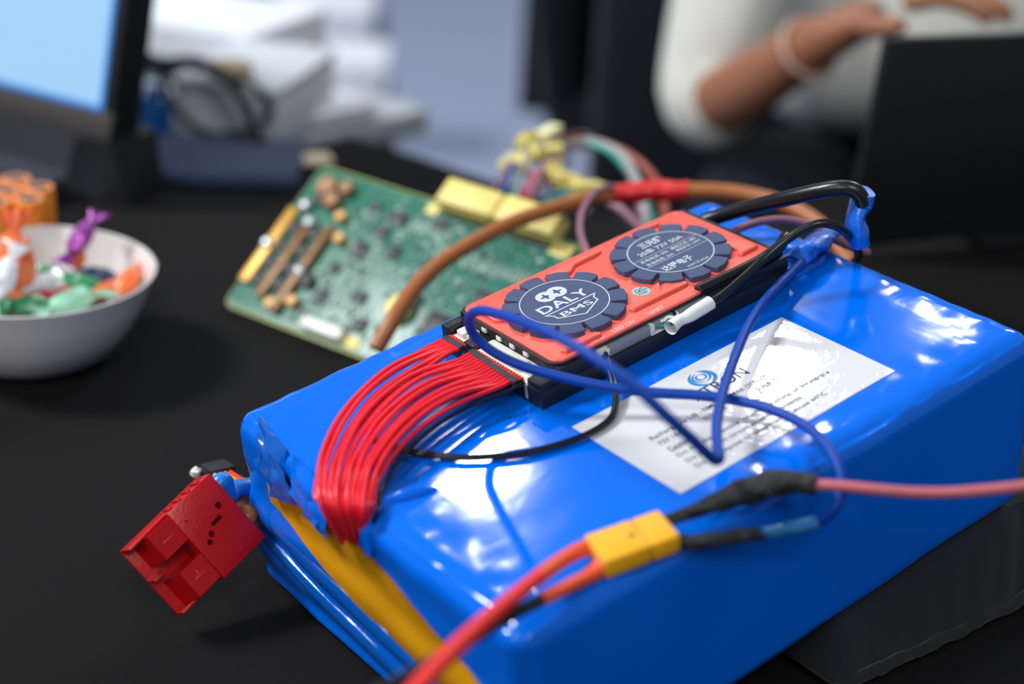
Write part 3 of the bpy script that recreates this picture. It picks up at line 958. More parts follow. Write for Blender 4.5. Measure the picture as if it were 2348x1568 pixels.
bl = [(169.0,-50.0,3.0), (153.0,-56.2,7.0), (138.6,-61.6,7.0), (120.9,-68.2,8.0), (99.9,-77.4,10.0), (77.5,-89.8,12.0), (55.1,-105.2,14.0), (34.2,-120.7,16.0), (17.1,-135.0,17.0), (6.3,-146.1,18.0), (-1.8,-155.9,20.0), (-6.1,-158.9,22.0), (-9.9,-159.8,26.0), (-17.0,-159.7,36.0), (-25.1,-156.3,48.0), (-30.4,-147.8,58.0), (-34.1,-137.1,64.0), (-35.2,-120.2,66.0), (-34.4,-99.8,64.0), (-31.1,-76.9,58.0), (-26.4,-55.9,50.0), (-24.6,-45.1,44.0), (-24.2,-41.2,38.0), (-22.3,-41.5,31.0), (-18.8,-47.1,25.0), (-13.9,-57.0,21.0), (-7.1,-67.0,18.0), (1.2,-77.9,15.0), (10.1,-88.0,12.5), (20.0,-99.4,11.0), (30.3,-110.2,10.0), (38.0,-123.6,10.0), (41.9,-138.2,10.5), (42.4,-153.2,11.0), (39.0,-167.1,11.0), (34.5,-177.8,9.0), (30.8,-183.0,5.0), (26.3,-185.4,1.0), (23.3,-183.8,-4.0), (21.0,-180.1,-8.0), (15.9,-178.2,-8.0), (4.9,-176.3,-5.0), (-3.5,-176.2,-2.0)]
part(t, 'blue_wire', MB().tube(bl, 2.05, 12, 300), BLUE_WIRE, 'blue wire')
part(t, 'black_sleeve', MB().tube([loc(13, 4.2, 0.5), (-20.1,-158.0,6.0), (-9.7,-161.3,7.0), (-0.3,-164.7,8.0), (8.4,-168.9,9.0), (15.9,-174.2,9.0), (20.4,-180.7,9.0)], [2.2, 2.3, 3.4, 4.6, 4.9, 4.2, 3.5], 16, 60, rough=0.3), BLACK_SHRINK, 'lumpy black sleeve on the pink wire')
part(t, 'black_sleeve', MB().tube([loc(13, -4.2, 0.0), (-26.5,-167.8,2.0), (-18.8,-170.6,1.0), (-9.5,-173.8,-1.0), (-1.0,-176.2,-3.0)], [2.3, 2.6, 2.8, 2.6, 2.4], 14, 40, rough=0.25), BLACK_SHRINK, 'slim black sleeve on the blue wire')
part(t, 'clear_sleeve', MB().tube([(-2.8,-176.5,-2.0), (8.7,-176.8,-6.0), (17.4,-179.0,-8.0), (20.6,-179.7,-8.0)], [2.0, 2.3, 2.6, 2.6], 14, 24, rough=0.2), CLEAR_SHRINK, 'translucent blue sleeve')
part(t, 'pink_wire', MB().tube([(19.3,-179.2,9.0), (24.9,-188.3,10.0), (31.7,-198.1,10.0), (39.8,-206.5,9.0), (47.8,-214.9,9.0), (55.9,-223.2,10.0), (64.4,-230.9,11.0), (75.1,-238.7,12.0), (89.6,-245.5,12.0)], 2.0, 12, 80), PINK, 'pink wire')

t = thing('test_lead', 'red and black leads from the other yellow plug half, running off the front', 'wire', loc(-6, 0, 0)[:], BAT)
m = MB()
rot_box(m, (-14.5, -8, -3.9), (3.3, 8, 3.9), 0.9)
hp = part(t, 'plug_half', m, YELLOW, 'yellow plug half with a small centre mark')
m = MB()
rot_box(m, (-1.0, -0.9, 3.85), (1.0, 0.9, 4.0), 0.0)
part(t, 'plug_mark', m, M('brown_mark', rgb(130, 84, 10), 0.6), None, hp)
rw = [loc(-13, 4.0, 0), (-58.1,-147.7,6.0), (-68.8,-149.3,8.0), (-83.0,-154.8,12.0), (-98.4,-161.2,16.0), (-114.5,-168.2,20.0), (-129.4,-175.5,24.0), (-141.5,-181.7,27.0), (-153.2,-187.6,29.0), (-165.7,-192.9,30.0)]
part(t, 'red_wire', MB().tube(rw[1:], [2.5, 2.5, 2.6, 2.9, 2.9, 2.9], 14, 70), SILICONE_RED, 'red silicone wire')
part(t, 'shrink_sleeve', MB().tube(rw[:4], [2.9, 2.9, 2.7, 2.75], 14, 30), ORANGE_SHRINK, 'orange shrink sleeve on the red wire')
kw = [loc(-13, -4.0, 0), (-62.8,-157.2,3.0), (-72.8,-158.5,5.0), (-87.1,-160.4,8.0), (-101.2,-162.8,11.0), (-115.2,-165.7,14.0), (-129.0,-169.0,17.0), (-141.7,-171.2,19.0), (-154.6,-171.6,20.0), (-166.8,-171.4,20.0)]
part(t, 'black_wire', MB().tube(kw[2:], 2.2, 14, 70), BLACK_PVC, 'black wire')
part(t, 'shrink_sleeve', MB().tube(kw[:4], [2.8, 2.9, 2.4, 2.3, 2.4], 14, 30), ORANGE_SHRINK, 'orange shrink sleeve on the black wire')

# ------------------------------------------------------------------ black pouch that props up the far side of the battery
def pouch():
    m = MB()
    nx, ny = 60, 40
    x0, x1, y0, y1 = 62, 250, -171, -20
    v, f = [], []
    def P(i, j, top):
        u, w = i / nx, j / ny
        x, y = x0 + (x1 - x0) * u, y0 + (y1 - y0) * w
        e = min(u * (x1 - x0), (1 - u) * (x1 - x0), w * (y1 - y0), (1 - w) * (y1 - y0))
        k = math.sqrt(max(0.0, 1 - (1 - min(1, e / 14)) ** 2))
        hi = 17.6 + 0.196 * min(x, 160) - 0.06 * max(0, x - 170)
        wob = 1.6 * nn(x, y, 3, 17)
        if top:
            z = 7 + (hi - 7) * k + wob * (1 if y < -163 or x > 172 else 0)
        else:
            z = 7 - 6.5 * k
        if w < 0.12:
            y += (1 - w / 0.12) * (1.8 * nn(x, 0, 1, 11) + (2.2 * nn(x, 7, 1, 16) if top else 0))
        return (x, y, max(0.4, z))
    for top in (True, False):
        o = len(v)
        for i in range(nx + 1):
            for j in range(ny + 1):
                v.append(P(i, j, top))
        for i in range(nx):
            for j in range(ny):
                a = o + i * (ny + 1) + j
                q = (a, a + ny + 1, a + ny + 2, a + 1)
                f.append(q if top else q[::-1])
    return m.add(v, f)
t = thing('padded_pouch', 'black padded fabric pouch wedged under the far side of the battery', 'pouch', (150, -100, 0))
pc = part(t, 'cover', pouch(), CUSHION)
part(t, 'seam_piping', MB().tube([(x, -172.2 + 1.8 * nn(x, 0, 1, 11), 6.2 + 1.6 * nn(x, 9, 2, 14)) for x in range(58, 256, 6)], 2.6, 10, 120, rough=0.3), CUSHION)

# ------------------------------------------------------------------ red high-current connector standing on its corner left of the battery
A_, B_, R_ = Vector((-149.4, 15.0, 42.0)), Vector((-133.4, -2.0, 16.0)), Vector((-93.5, 7.7, 34.0))
ea = (R_ - B_).normalized()
eq = (B_ - A_)
eq = (eq - ea * eq.dot(ea)).normalized()
en = eq.cross(ea)
if en.z < 0:
    en = -en
La, Lq, Th = 45.0, 35.5, 15.0
RC = Matrix((ea, eq, en)).transposed().to_4x4()
RC.translation = A_ * 0.001
if RC.to_3x3().determinant() < 0:
    RC = Matrix((ea, -eq, en)).transposed().to_4x4()
    RC.translation = (A_ + eq * Lq) * 0.001
    FLIP = True
else:
    FLIP = False
def qy(q):
    return (Lq - q) if FLIP else q
def cspan(m, a0, q0, z0, a1, q1, z1, bev=0.3):
    ys2 = sorted((qy(q0), qy(q1)))
    return m.span((a0, ys2[0], z0), (a1, ys2[1], z1), bev)
t = thing('high_current_connector', 'red two-pole power connector standing on a corner left of the battery', 'connector', (22, Lq / 2, -Th), RC)
m = MB()
cspan(m, 20, 0, -Th, La, Lq, 0, 0.8)
bdy = part(t, 'housing_body', m, RED_CONN)
cut = []
for a, q, r in [(38.5, 12.2, 1.5), (28.5, 18.6, 1.35), (25.8, 20.6, 1.2)]:
    cut.append(MB().cyl((a, qy(q), -6), r, 8, 20))
c2 = MB()
cspan(c2, 31, 15.2, -6, 36.5, 17.0, 2, 0)
cut.append(c2)
for c_ in cut:
    c_.v = [p - Vector(t.base) for p in c_.v]
carve(bdy, cut)
m = MB()
cspan(m, 0, 0, -Th, 20.5, Lq, -Th + 2, 0.4)
cspan(m, 0, 0, -Th, 20.5, 1.4, -3.0, 0.4)
cspan(m, 0, Lq - 1.4, -Th, 20.5, Lq, -7.0, 0.4)
cspan(m, 0, 16.6, -Th, 6, 18.0, -5.5, 0.3)
part(t, 'mating_shell', m, RED_CONN)
def sloped_block(q0, q1):
    ys2 = sorted((qy(q0), qy(q1)))
    return MB().add([(4.6, ys2[0], -12.9), (20.6, ys2[0], -12.9), (20.6, ys2[0], -1.2), (8.2, ys2[0], -1.2), (4.6, ys2[1], -12.9), (20.6, ys2[1], -12.9), (20.6, ys2[1], -1.2), (8.2, ys2[1], -1.2)],
                    [(0, 1, 2, 3), (7, 6, 5, 4), (0, 4, 5, 1), (1, 5, 6, 2), (2, 6, 7, 3), (3, 7, 4, 0)])
b1 = part(t, 'contact_block', sloped_block(1.5, 13.6), RED_CONN)
b2 = part(t, 'contact_block', sloped_block(21.2, 33.9), RED_CONN)
m = MB()
cspan(m, 11.5, 7.6, -1.3, 17.0, 8.3, -0.9, 0.1)
part(t, 'minus_mark', m, M('embossed_red', rgb(200, 40, 44), 0.3), None, b1)
m = MB()
cspan(m, 11.5, 27.2, -1.3, 16.5, 27.9, -0.9, 0.1)
cspan(m, 13.7, 25.0, -1.3, 14.4, 30.0, -0.9, 0.1)
part(t, 'plus_mark', m, M('embossed_red', rgb(200, 40, 44), 0.3), None, b2)
for i in range(4):
    m = MB()
    cspan(m, 22 + i * 5.2, -0.9, -8, 24 + i * 5.2, 0.4, -1.0, 0.3)
    part(t, 'grip_rib', m, RED_CONN)
for a, q in [(24, 7.5), (31, 23), (37.5, 28), (33.5, 31.5)]:
    part(t, 'moulding_dimple', MB().cyl((a, qy(q), -0.05), 0.7, 0.35, 16), RED_CONN)
part(t, 'moulding_ring', MB().add(ring_mb((38.5, qy(22.5)), 3.3, 3.7, 0.06, 40).v, ring_mb((38.5, qy(22.5)), 3.3, 3.7, 0.06, 40).f), RED_CONN)
fr = lambda a, q, z: (RC @ (Vector((a, qy(q), z)) * 0.001)) * 1000
inv = RC.inverted()
tolc = lambda p: (inv @ (Vector(p) * 0.001)) * 1000
c0, c1 = fr(43, 8.5, -7.5), fr(43, 27, -7.5)
part(t, 'blue_cable', MB().tube([tolc(c0), tolc(fr(49, 7.5, -6)), tolc((-99, 29, 44)), tolc((-87, 42, 38)), tolc((-60, 46, 30)), tolc((-30, 46, 16))], 4.0, 16, 50), BLUE_PLASTIC, 'blue cable')
part(t, 'orange_cable', MB().tube([tolc(c1), tolc(fr(48, 25, -7)), tolc((-97, 27, 34)), tolc((-88, 40, 30)), tolc((-62, 43, 16)), tolc((-30, 44, 10))], 4.0, 16, 50), BROWN_PVC, 'brown cable')
t = thing('ribbon_plug', 'small black pin plug with orange ribbon wires behind the red connector', 'plug', (-80.2,70.9,30.0))
hc = Vector((-80.5,72.4,30.0))
dirp = (Vector((-84, 46, 36)) - hc).normalized()
rr_ = dirp.to_track_quat('X', 'Z').to_matrix()
part(t, 'housing', MB().box(hc, (14, 12, 7), 0.6, rr_), MATTE_BLACK)
for i in range(5):
    part(t, 'pin', MB().box(hc + rr_ @ Vector((-8.5, -5 + i * 2.5, 1.5)), (4, 0.8, 0.8), 0.1, rr_), CHIP)
part(t, 'white_tie', MB().ball(hc + rr_ @ Vector((-6, -8, 0)), (5, 4, 5), 12, 8, 0.5), NYLON, 'white knotted tie')
for i, mt in enumerate([KRAFT, CRIMP, ORANGE_CELL, CRIMP]):
    part(t, 'ribbon_wire', MB().tube([hc + rr_ @ Vector((6, -4 + i * 2.4, 1)), hc + rr_ @ Vector((20, -3 + i * 2.2, 1)), (-70, 50, 24 + i * 2.2), (-40, 50, 12 + i * 2)], 1.1, 8, 24), mt)

# ------------------------------------------------------------------ green circuit board leaning behind the battery
pcb = thing('circuit_board', 'green populated circuit board propped up behind the battery', 'circuit board', (98, 50, 0), BOARD)
bdp = rrect(0, 0, 196, 106.5, 6)
part(pcb, 'board', MB().prism(bdp, -1.2, 0.0, 0.1), PCB_G)
part(pcb, 'board_border', MB().prism(rrect(-1.6, -1.6, 197.6, 108.1, 7), -2.4, -1.1, 0.2), PCB_EDGE, 'olive unmasked border')
part(pcb, 'prop_foot', MB().span((60, 86, -62), (130, 102, -2), 2), MATTE_BLACK)
def pbox(name, a0, b0, a1, b1, h, mat, bev=0.4, label=None, parent=None):
    return part(pcb, name, MB().span((a0, b0, -0.1), (a1, b1, h), bev), mat, label, parent)
pbox('bus_bar', 0.5, 16, 7.5, 72, 3.5, GOLD, label='amber bus bar along the edge')
pbox('bus_bar', 19.5, 10, 24.5, 62, 4.5, COPPER, label='brown bus bar')
pbox('bus_bar', 35, 4, 40, 68, 4.5, COPPER, label='brown bus bar')
for a, b in [(12, 20), (12, 33), (12, 46), (12, 59), (28, 22), (28, 34), (28, 47), (28, 60), (14, 84), (44, 30)]:
    pbox('power_chip', a - 2.2, b - 4.2, a + 5.2, b + 4.2, 4.0, CHIP)
for a, b, d in [(16, 92, 14), (26, 84, 11), (30, 95, 10)]:
    part(pcb, 'coil', MB().cyl((a, b, 0), d * 0.5, 6, 28, 'Z', 1.0), M('copper_coil', rgb(140, 100, 62), 0.5, metal=0.2, bump=0.5, scale=300))
for a, b in [(39, 76), (46, 14), (33, 2 + 6), (48, 62)]:
    part(pcb, 'capacitor', MB().cyl((a, b, 0), 3.4, 5.5, 24, 'Z', 0.6), M('amber_capacitor', rgb(224, 160, 60), 0.4))
for a, b in [(2.5, 44), (21, 66), (37, 34), (10, 76)]:
    part(pcb, 'solder_joint', MB().ball((a, b, 3.6), (7, 8, 4), 14, 8, 0.3), M('bright_solder', rgb(206, 208, 210), 0.3, metal=0.6))
pbox('white_socket', 62, 1.5, 92, 8.5, 5.5, NYLON, label='long white socket')
pbox('edge_pad', 92, 1, 104, 8, 0.8, PALE_YELLOW, label='yellow pad')
part(pcb, 'buzzer', MB().cyl((115, 33, 0), 8.2, 6, 36, 'Z', 0.8), PALE_YELLOW, 'round yellow component')
pbox('edge_pad', 178, 96, 192, 105, 0.9, PALE_YELLOW, label='yellow pad')
pbox('edge_pad', 88, 97, 97, 105, 0.9, PALE_YELLOW, label='yellow pad')
for a0, a1 in [(99, 139), (141, 181)]:
    h = pbox('wire_header', a0, 101, a1, 118, 13, PALE_YELLOW, 1.2, label='pale yellow wire header')
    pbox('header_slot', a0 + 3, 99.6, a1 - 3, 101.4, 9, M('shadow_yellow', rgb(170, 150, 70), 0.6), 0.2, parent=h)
    for k in range(12):
        part(pcb, 'header_pin', MB().box((a0 + 3 + k * 3.1, 98.5, 0.8), (1.0, 4, 1.2), 0.2), SOLDER, None, h)
for r, (b0, a0, a1) in enumerate([(83, 84, 116), (72, 112, 176)]):
    k = 0
    a = a0
    while a < a1:
        pbox('pin_strip', a, b0, a + 1.8, b0 + 9, 0.9, SOLDER, 0.2)
        a += 3.2
for a, b, w, h in [(118, 40, 12, 12), (142, 32, 16, 16), (64, 60, 9, 12), (56, 44, 7, 7), (74, 88, 13, 8), (60, 24, 8, 9), (86, 66, 7, 9), (96, 16, 9, 8), (84, 32, 10, 7), (104, 92, 9, 6), (160, 56, 14, 12), (70, 76, 9, 6), (55, 90, 8, 6)]:
    c_ = pbox('chip', a - w / 2, b - h / 2, a + w / 2, b + h / 2, 1.8, CHIP)
    lg = MB()
    for k in range(int(w / 1.6)):
        for sgn in (-1, 1):
            lg.box((a - w / 2 + 0.8 + k * 1.6, b + sgn * (h / 2 + 0.8), 0.3), (0.7, 1.6, 0.5))
    part(pcb, 'chip_legs', lg, SOLDER, None, c_)
rg = random.Random(11)
for k in range(150):       # the larger small parts one by one
    a, b = rg.uniform(46, 190), rg.uniform(4, 96)
    if a > 150 and rg.random() < 0.5:
        a = rg.uniform(44, 100)
    w, h = rg.choice([(4.4, 2.4), (2.4, 4.4), (3.2, 2), (2, 3.2), (5, 3)])
    pbox('surface_component', a - w / 2, b - h / 2, a + w / 2, b + h / 2, rg.uniform(0.6, 1.6), SOLDER if rg.random() < 0.75 else CHIP, 0.2)
sm_ = MB()
for k in range(1500):
    a = rg.triangular(42, 192, 70)
    b = rg.uniform(3, 103)
    if noise.noise(Vector((a / 14, b / 14, 2.2))) < -0.12:
        continue
    w, h = rg.choice([(1.4, 0.8), (0.8, 1.4), (1.8, 1.0), (1.0, 1.8)])
    sm_.box((a, b, 0.3), (w, h, 0.8))
part(pcb, 'solder_specks', sm_, SOLDER, None, None, True)

# loose wire loom with pale yellow plugs
loom = thing('wire_loom', 'loom of coloured wires with pale yellow plugs rising from the circuit board', 'wires', (227.6,237.7,79.6))
def plug(px, w, h, rz, ry, mat=PALE_YELLOW):
    R3 = Matrix.Rotation(rz, 3, 'Z') @ Matrix.Rotation(ry, 3, 'Y')
    m = MB().box(px, (w, h, h * 0.8), 1.2, R3)
    m.box(Vector(px) + R3 @ Vector((w * 0.55, 0, 0)), (w * 0.3, h * 0.7, h * 0.5), 0.6, R3)
    return m
plugs = [((250.0,255.0,92.7), 15, 9, 0.2, -0.2), ((226.1,246.7,93.4), 14, 10, 1.4, 0.6), ((228.7,240.6,86.4), 17, 11, 0.4, 0.5), ((209.1,241.4,84.5), 12, 9, 2.0, 0.8), ((209.2,227.9,85.6), 13, 9, 0.9, -0.5),
         ((244.2,241.8,85.8), 12, 9, 2.5, 0.2), ((228.0,223.2,79.5), 19, 11, 1.0, 0.7), ((228.0,208.4,78.3), 18, 12, -0.3, 0.3), ((230.2,192.5,78.1), 20, 10, -0.2, 0.1), ((232.4,250.9,84.9), 12, 8, 0.0, 1.0)]
for i, q in enumerate(plugs):
    part(loom, 'plug', plug(*q), PALE_YELLOW if i not in (0, 3) else M('cream_nylon', rgb(232, 226, 176), 0.5))
lw = [MAUVE, BLUE_WIRE, GREEN_W, RED_PVC, M('brown_thin', rgb(128, 64, 52), 0.5), GREEN_W, MAUVE, M('grey_wire', rgb(150, 150, 150), 0.5)]
hdr = [(175.2,214.4,75.2), (179.8,209.8,73.8), (183.7,206.3,73.1), (187.4,202.7,72.0), (189.0,194.4,72.2), (192.9,190.9,71.5), (187.3,196.5,73.4), (185.5,204.5,72.6)]
for i, (hp_, q) in enumerate(zip(hdr, [plugs[3], plugs[4], plugs[2], plugs[6], plugs[7], plugs[8], plugs[5], plugs[1]])):
    a, b = Vector(hp_), Vector(q[0])
    mid = a.lerp(b, 0.5) + Vector((rg.uniform(-6, 6), rg.uniform(-6, 6), rg.uniform(4, 12)))
    part(loom, 'wire', MB().tube([a + Vector((0, 0, -8)), a, mid, b], 1.2, 8, 26), lw[i])
arcs = [(M('brown_thin', rgb(128, 64, 52), 0.5), [(252.8,250.6,88.7), (273.6,247.7,88.6), (285.8,233.3,80.9), (285.7,212.9,69.5), (275.7,188.3,61.5), (268.4,169.8,43.2)], 2.2),
        (GREEN_W, [(250.2,251.4,86.5), (268.8,250.4,86.6), (276.4,229.2,84.8), (278.6,207.7,75.0), (271.2,179.8,64.8), (266.0,159.8,46.9)], 1.9),
        (M('grey_wire', rgb(150, 150, 150), 0.5), [(251.0,250.1,85.4), (275.2,245.0,86.3), (282.5,223.5,83.5), (273.9,198.6,77.0), (255.5,168.0,71.1), (246.6,151.0,53.3)], 3.2),
        (M('rust_wire', rgb(150, 62, 40), 0.5), [(257.7,259.5,86.7), (283.8,250.6,83.6), (293.2,227.0,80.2), (289.9,197.7,73.4), (271.3,166.4,66.2), (261.4,151.5,50.5)], 2.8),
        (MAUVE, [(226.7,194.1,75.9), (236.1,184.8,73.1), (238.4,167.2,70.0), (238.6,149.2,63.5)], 2.6),
        (MAUVE, [(222.5,226.8,77.9), (237.6,231.1,82.2), (259.0,242.5,83.5), (280.9,238.5,83.0), (284.1,215.6,71.9), (258.8,173.4,60.5)], 1.4)]
for mt, pts, r in arcs:
    part(loom, 'wire', MB().tube(pts, r, 10, 50), mt)

# ------------------------------------------------------------------ bowl of sweets
BC = (-76.0, 293.0)
t = thing('candy_bowl', 'white porcelain bowl filled with wrapped sweets at the left', 'bowl', (BC[0], BC[1], 0.3))
prof = [(0.01, 0.3), (30, 0.3), (36, 1.5), (46, 8), (56, 22), (63, 37), (67.2, 49.2), (67.8, 50.4), (67.0, 50.8), (66.0, 50.2), (61.5, 38), (54, 23), (44, 10), (34, 4.2), (0.01, 3.6)]
part(t, 'shell', MB().lathe(prof, (BC[0], BC[1], 0), 96), PORCELAIN)
CAND = {'orange': M('orange_wrapper', rgb(240, 112, 52), 0.3, bump=0.5, scale=140, coat=0.4), 'green': M('green_wrapper', rgb(34, 140, 88), 0.3, bump=0.5, scale=140, coat=0.4),
        'white': M('white_wrapper', rgb(226, 226, 228), 0.35, bump=0.5, scale=140, coat=0.4), 'purple': M('purple_foil', rgb(158, 74, 158), 0.25, metal=0.4, bump=0.6, scale=140),
        'mint': M('pale_green_wrapper', rgb(150, 206, 176), 0.3, bump=0.5, scale=140), 'red': M('dark_red_wrapper', rgb(170, 34, 50), 0.3, bump=0.5, scale=140), 'navy': M('navy_wrapper', rgb(70, 76, 120), 0.3, bump=0.5, scale=140)}
def candy(pos, rz, ry, L, col, end, label, fan=None):
    tt = thing('wrapped_sweet', label, 'sweet', pos, WORLD, 'wrapped sweets in the bowl')
    R3 = Matrix.Rotation(rz, 3, 'Z') @ Matrix.Rotation(ry, 3, 'Y')
    W = L * 0.36
    b = MB().ball((0, 0, 0), (L * 0.95, W * 1.5, W * 1.2), 16, 10, 0.25)
    b.v = [Vector(pos) + R3 @ p for p in b.v]
    part(tt, 'body', b, CAND[col])
    for sg in (-1, 1):
        e = MB()
        n = 12
        v, f = [], []
        for k in range(n + 1):
            w = (k / n - 0.5)
            v.append((sg * L * 0.43, w * W * 0.35, 0.6 * math.sin(k * 2.1)))
            v.append((sg * L * (0.80 + 0.03 * math.sin(k * 1.7)), w * W * 1.9, 1.3 * math.sin(k * 1.9)))
        for k in range(n):
            f.append((2 * k, 2 * k + 1, 2 * k + 3, 2 * k + 2))
        K = len(v)
        v += [(a, b_, c - 0.25) for a, b_, c in v]
        f += [tuple(K + i for i in reversed(q)) for q in f]
        e.add([Vector(pos) + R3 @ Vector(p) for p in v], f)
        part(tt, 'twisted_end', e, CAND[end])
    return tt
sweets = [
    ((-80.6,296.9,54.0), 1.2, -1.1, 36, 'orange', 'orange', 'orange wrapped sweet standing upright at the left of the bowl'),
    ((-94.2,281.4,52.0), 0.4, -0.9, 26, 'white', 'white', 'white wrapped sweet leaning against the upright orange one'),
    ((-38.2,309.8,56.0), 0.4, -0.6, 24, 'purple', 'purple', 'purple foil sweet sticking up over the far rim'),
    ((-40.5,309.9,46.0), 0.9, -1.2, 17, 'orange', 'orange', 'small orange twist below the purple foil sweet'),
    ((-60.2,311.4,38.0), -0.5, 0.1, 24, 'green', 'mint', 'green sweet with pale ends in the middle of the bowl'),
    ((-48.1,286.9,38.0), -0.9, 0.2, 26, 'green', 'white', 'dark green sweet right of the middle of the bowl'),
    ((-33.7,300.9,36.0), -0.6, 0.1, 22, 'navy', 'white', 'white sweet with navy print near the right inner wall'),
    ((-25.4,279.3,38.0), 0.5, -0.3, 24, 'orange', 'orange', 'orange sweet resting on the right inner wall'),
    ((-76.9,295.1,40.0), -0.3, 0.1, 34, 'white', 'orange', 'long white sweet with orange ends across the bowl'),
    ((-62.9,293.5,36.0), -0.3, 0.0, 22, 'white', 'orange', 'short white sweet with orange ends beside the long white one'),
    ((-87.5,287.5,36.0), 0.4, 0.0, 24, 'orange', 'red', 'orange sweet with red ends near the front rim'),
    ((-70.3,282.0,36.0), -0.2, 0.1, 22, 'red', 'white', 'dark red sweet near the front rim'),
    ((-82.5,279.1,36.0), -0.5, 0.0, 24, 'green', 'green', 'dark green sweet at the front rim'),
    ((-62.7,267.9,38.0), 0.2, 0.0, 30, 'mint', 'mint', 'pale green sweet along the front right rim'),
    ((-96.4,280.0,38.0), 0.8, 0.0, 20, 'green', 'mint', 'bright green sweet at the left front of the bowl'),
    ((-39.4,278.2,36.0), 0.3, 0.0, 20, 'orange', 'green', 'orange sweet with green ends at the right front'),
]
for s_ in sweets:
    candy(*s_)
rg2 = random.Random(3)
k_ = 0
for rr2, n2, zz in [(24, 6, 15), (37, 9, 24), (18, 4, 26)]:
    for i in range(n2):
        a = 2 * math.pi * i / n2 + rg2.random()
        c_ = list(CAND)[(k_ * 3 + i) % 7]
        e_ = ['orange', 'white', 'green'][i % 3]
        candy((BC[0] + rr2 * math.cos(a), BC[1] + rr2 * math.sin(a), zz), rg2.uniform(0, 6), 0.1, 20, c_, e_, 'wrapped sweet lying deep in the bowl under the top layer of sweets')
        k_ += 1

# ------------------------------------------------------------------ orange cells behind the bowl
t = thing('cell_block', 'block of orange wrapped battery cells standing behind the bowl', 'battery', (-6.3,487.2,0.0))
ce = Vector((-42.8,380.3,65.0))
ex_, ey_ = Vector((0.98, -0.2, 0)), Vector((0.2, 0.98, 0))
for i in range(4):
    for j in range(3):
        p = ce - ex_ * (18.6 * i) + ey_ * (18.6 * (j - 1)) + ex_ * (9.3 * (j % 2))
        p.z = 0.3
        c_ = part(t, 'cell', MB().lathe([(0.01, 0), (8.4, 0), (9.2, 0.8), (9.2, 63.6), (8.6, 64.6), (6.4, 64.7), (6.2, 64.2)], p, 28), ORANGE_CELL)
        part(t, 'cell_cap', MB().lathe([(6.3, 63.6), (5.4, 64.0), (3.2, 64.0), (3.0, 65.6), (0.01, 65.8)], p, 20), CELL_TOP, None, c_)

# ------------------------------------------------------------------ monitor at the left
P0 = Vector((62.7, 493.4, 46.2))
yw, tl = math.radians(111), math.radians(13)
eh = Vector((math.cos(yw), math.sin(yw), 0))               # along the bottom edge, to the left end
bk = Vector((math.sin(yw), -math.cos(yw), 0))
eu = Vector((0, 0, math.cos(tl))) + bk * math.sin(tl)
ed = -Vector((0, 0, math.sin(tl))) + bk * math.cos(tl)
MR = Matrix((-eh, ed, eu)).transposed().to_4x4()            # x to the right end, y = depth, z = up the panel
MR.translation = P0 * 0.001
t = thing('monitor', 'dark monitor with a bright pale blue screen at the left edge', 'monitor', (-230, 20, 0), MR)
part(t, 'panel_back', MB().span((-480, 2.5, 0), (0, 30, 300), 3), MATTE_BLACK)
for a_, b_, mt_ in [((-480, 0, 0), (0, 4, 20), BEZEL), ((-480, 0, 285), (0, 4, 300), MATTE_BLACK), ((-9, 0, 20), (0, 4, 285), MATTE_BLACK), ((-480, 0, 20), (-468, 4, 285), MATTE_BLACK)]:
    part(t, 'bezel', MB().span(a_, b_, 0.8), mt_)
part(t, 'screen', MB().span((-468, 1.2, 20), (-9, 3, 285), 0.2), SCREEN, 'lit pale blue screen')
EDGE = lit_only(M('screen_edge_glow', rgb(0, 138, 236), 0.4, emit=0.74, var=0.03, scale=3))
part(t, 'screen_edge', MB().span((-468, 0.6, 19.5), (-9, 1.6, 23), 0.2), EDGE, 'deeper blue line along the bottom of the screen')
part(t, 'screen_edge', MB().span((-12.5, 0.6, 23), (-9, 1.6, 285), 0.2), EDGE, 'deeper blue line along the right of the screen')
minv = MR.inverted()
tm = lambda p: (minv @ (Vector(p) * 0.001)) * 1000
part(t, 'foot', MB().add([tm(p) for p in [(72, 486, 0.5), (112, 512, 0.5), (98, 556, 0.5), (50, 545, 0.5), (64, 493, 46), (106, 508, 46), (98, 530, 46), (52, 520, 46)]],
     [(3, 2, 1, 0), (4, 5, 6, 7), (0, 1, 5, 4), (1, 2, 6, 5), (2, 3, 7, 6), (3, 0, 4, 7)]), MATTE_BLACK)
part(t, 'stand_plate', MB().box(tm((10, 640, 4)), (260, 200, 6), 2, (minv.to_3x3() @ Matrix.Rotation(math.radians(21), 3, 'Z'))), DARK_NAVY)
part(t, 'stand_neck', MB().tube([tm((30, 680, 4)), tm((30, 690, 60)), tm((36, 700, 140))], 18, 16, 10), MATTE_BLACK)

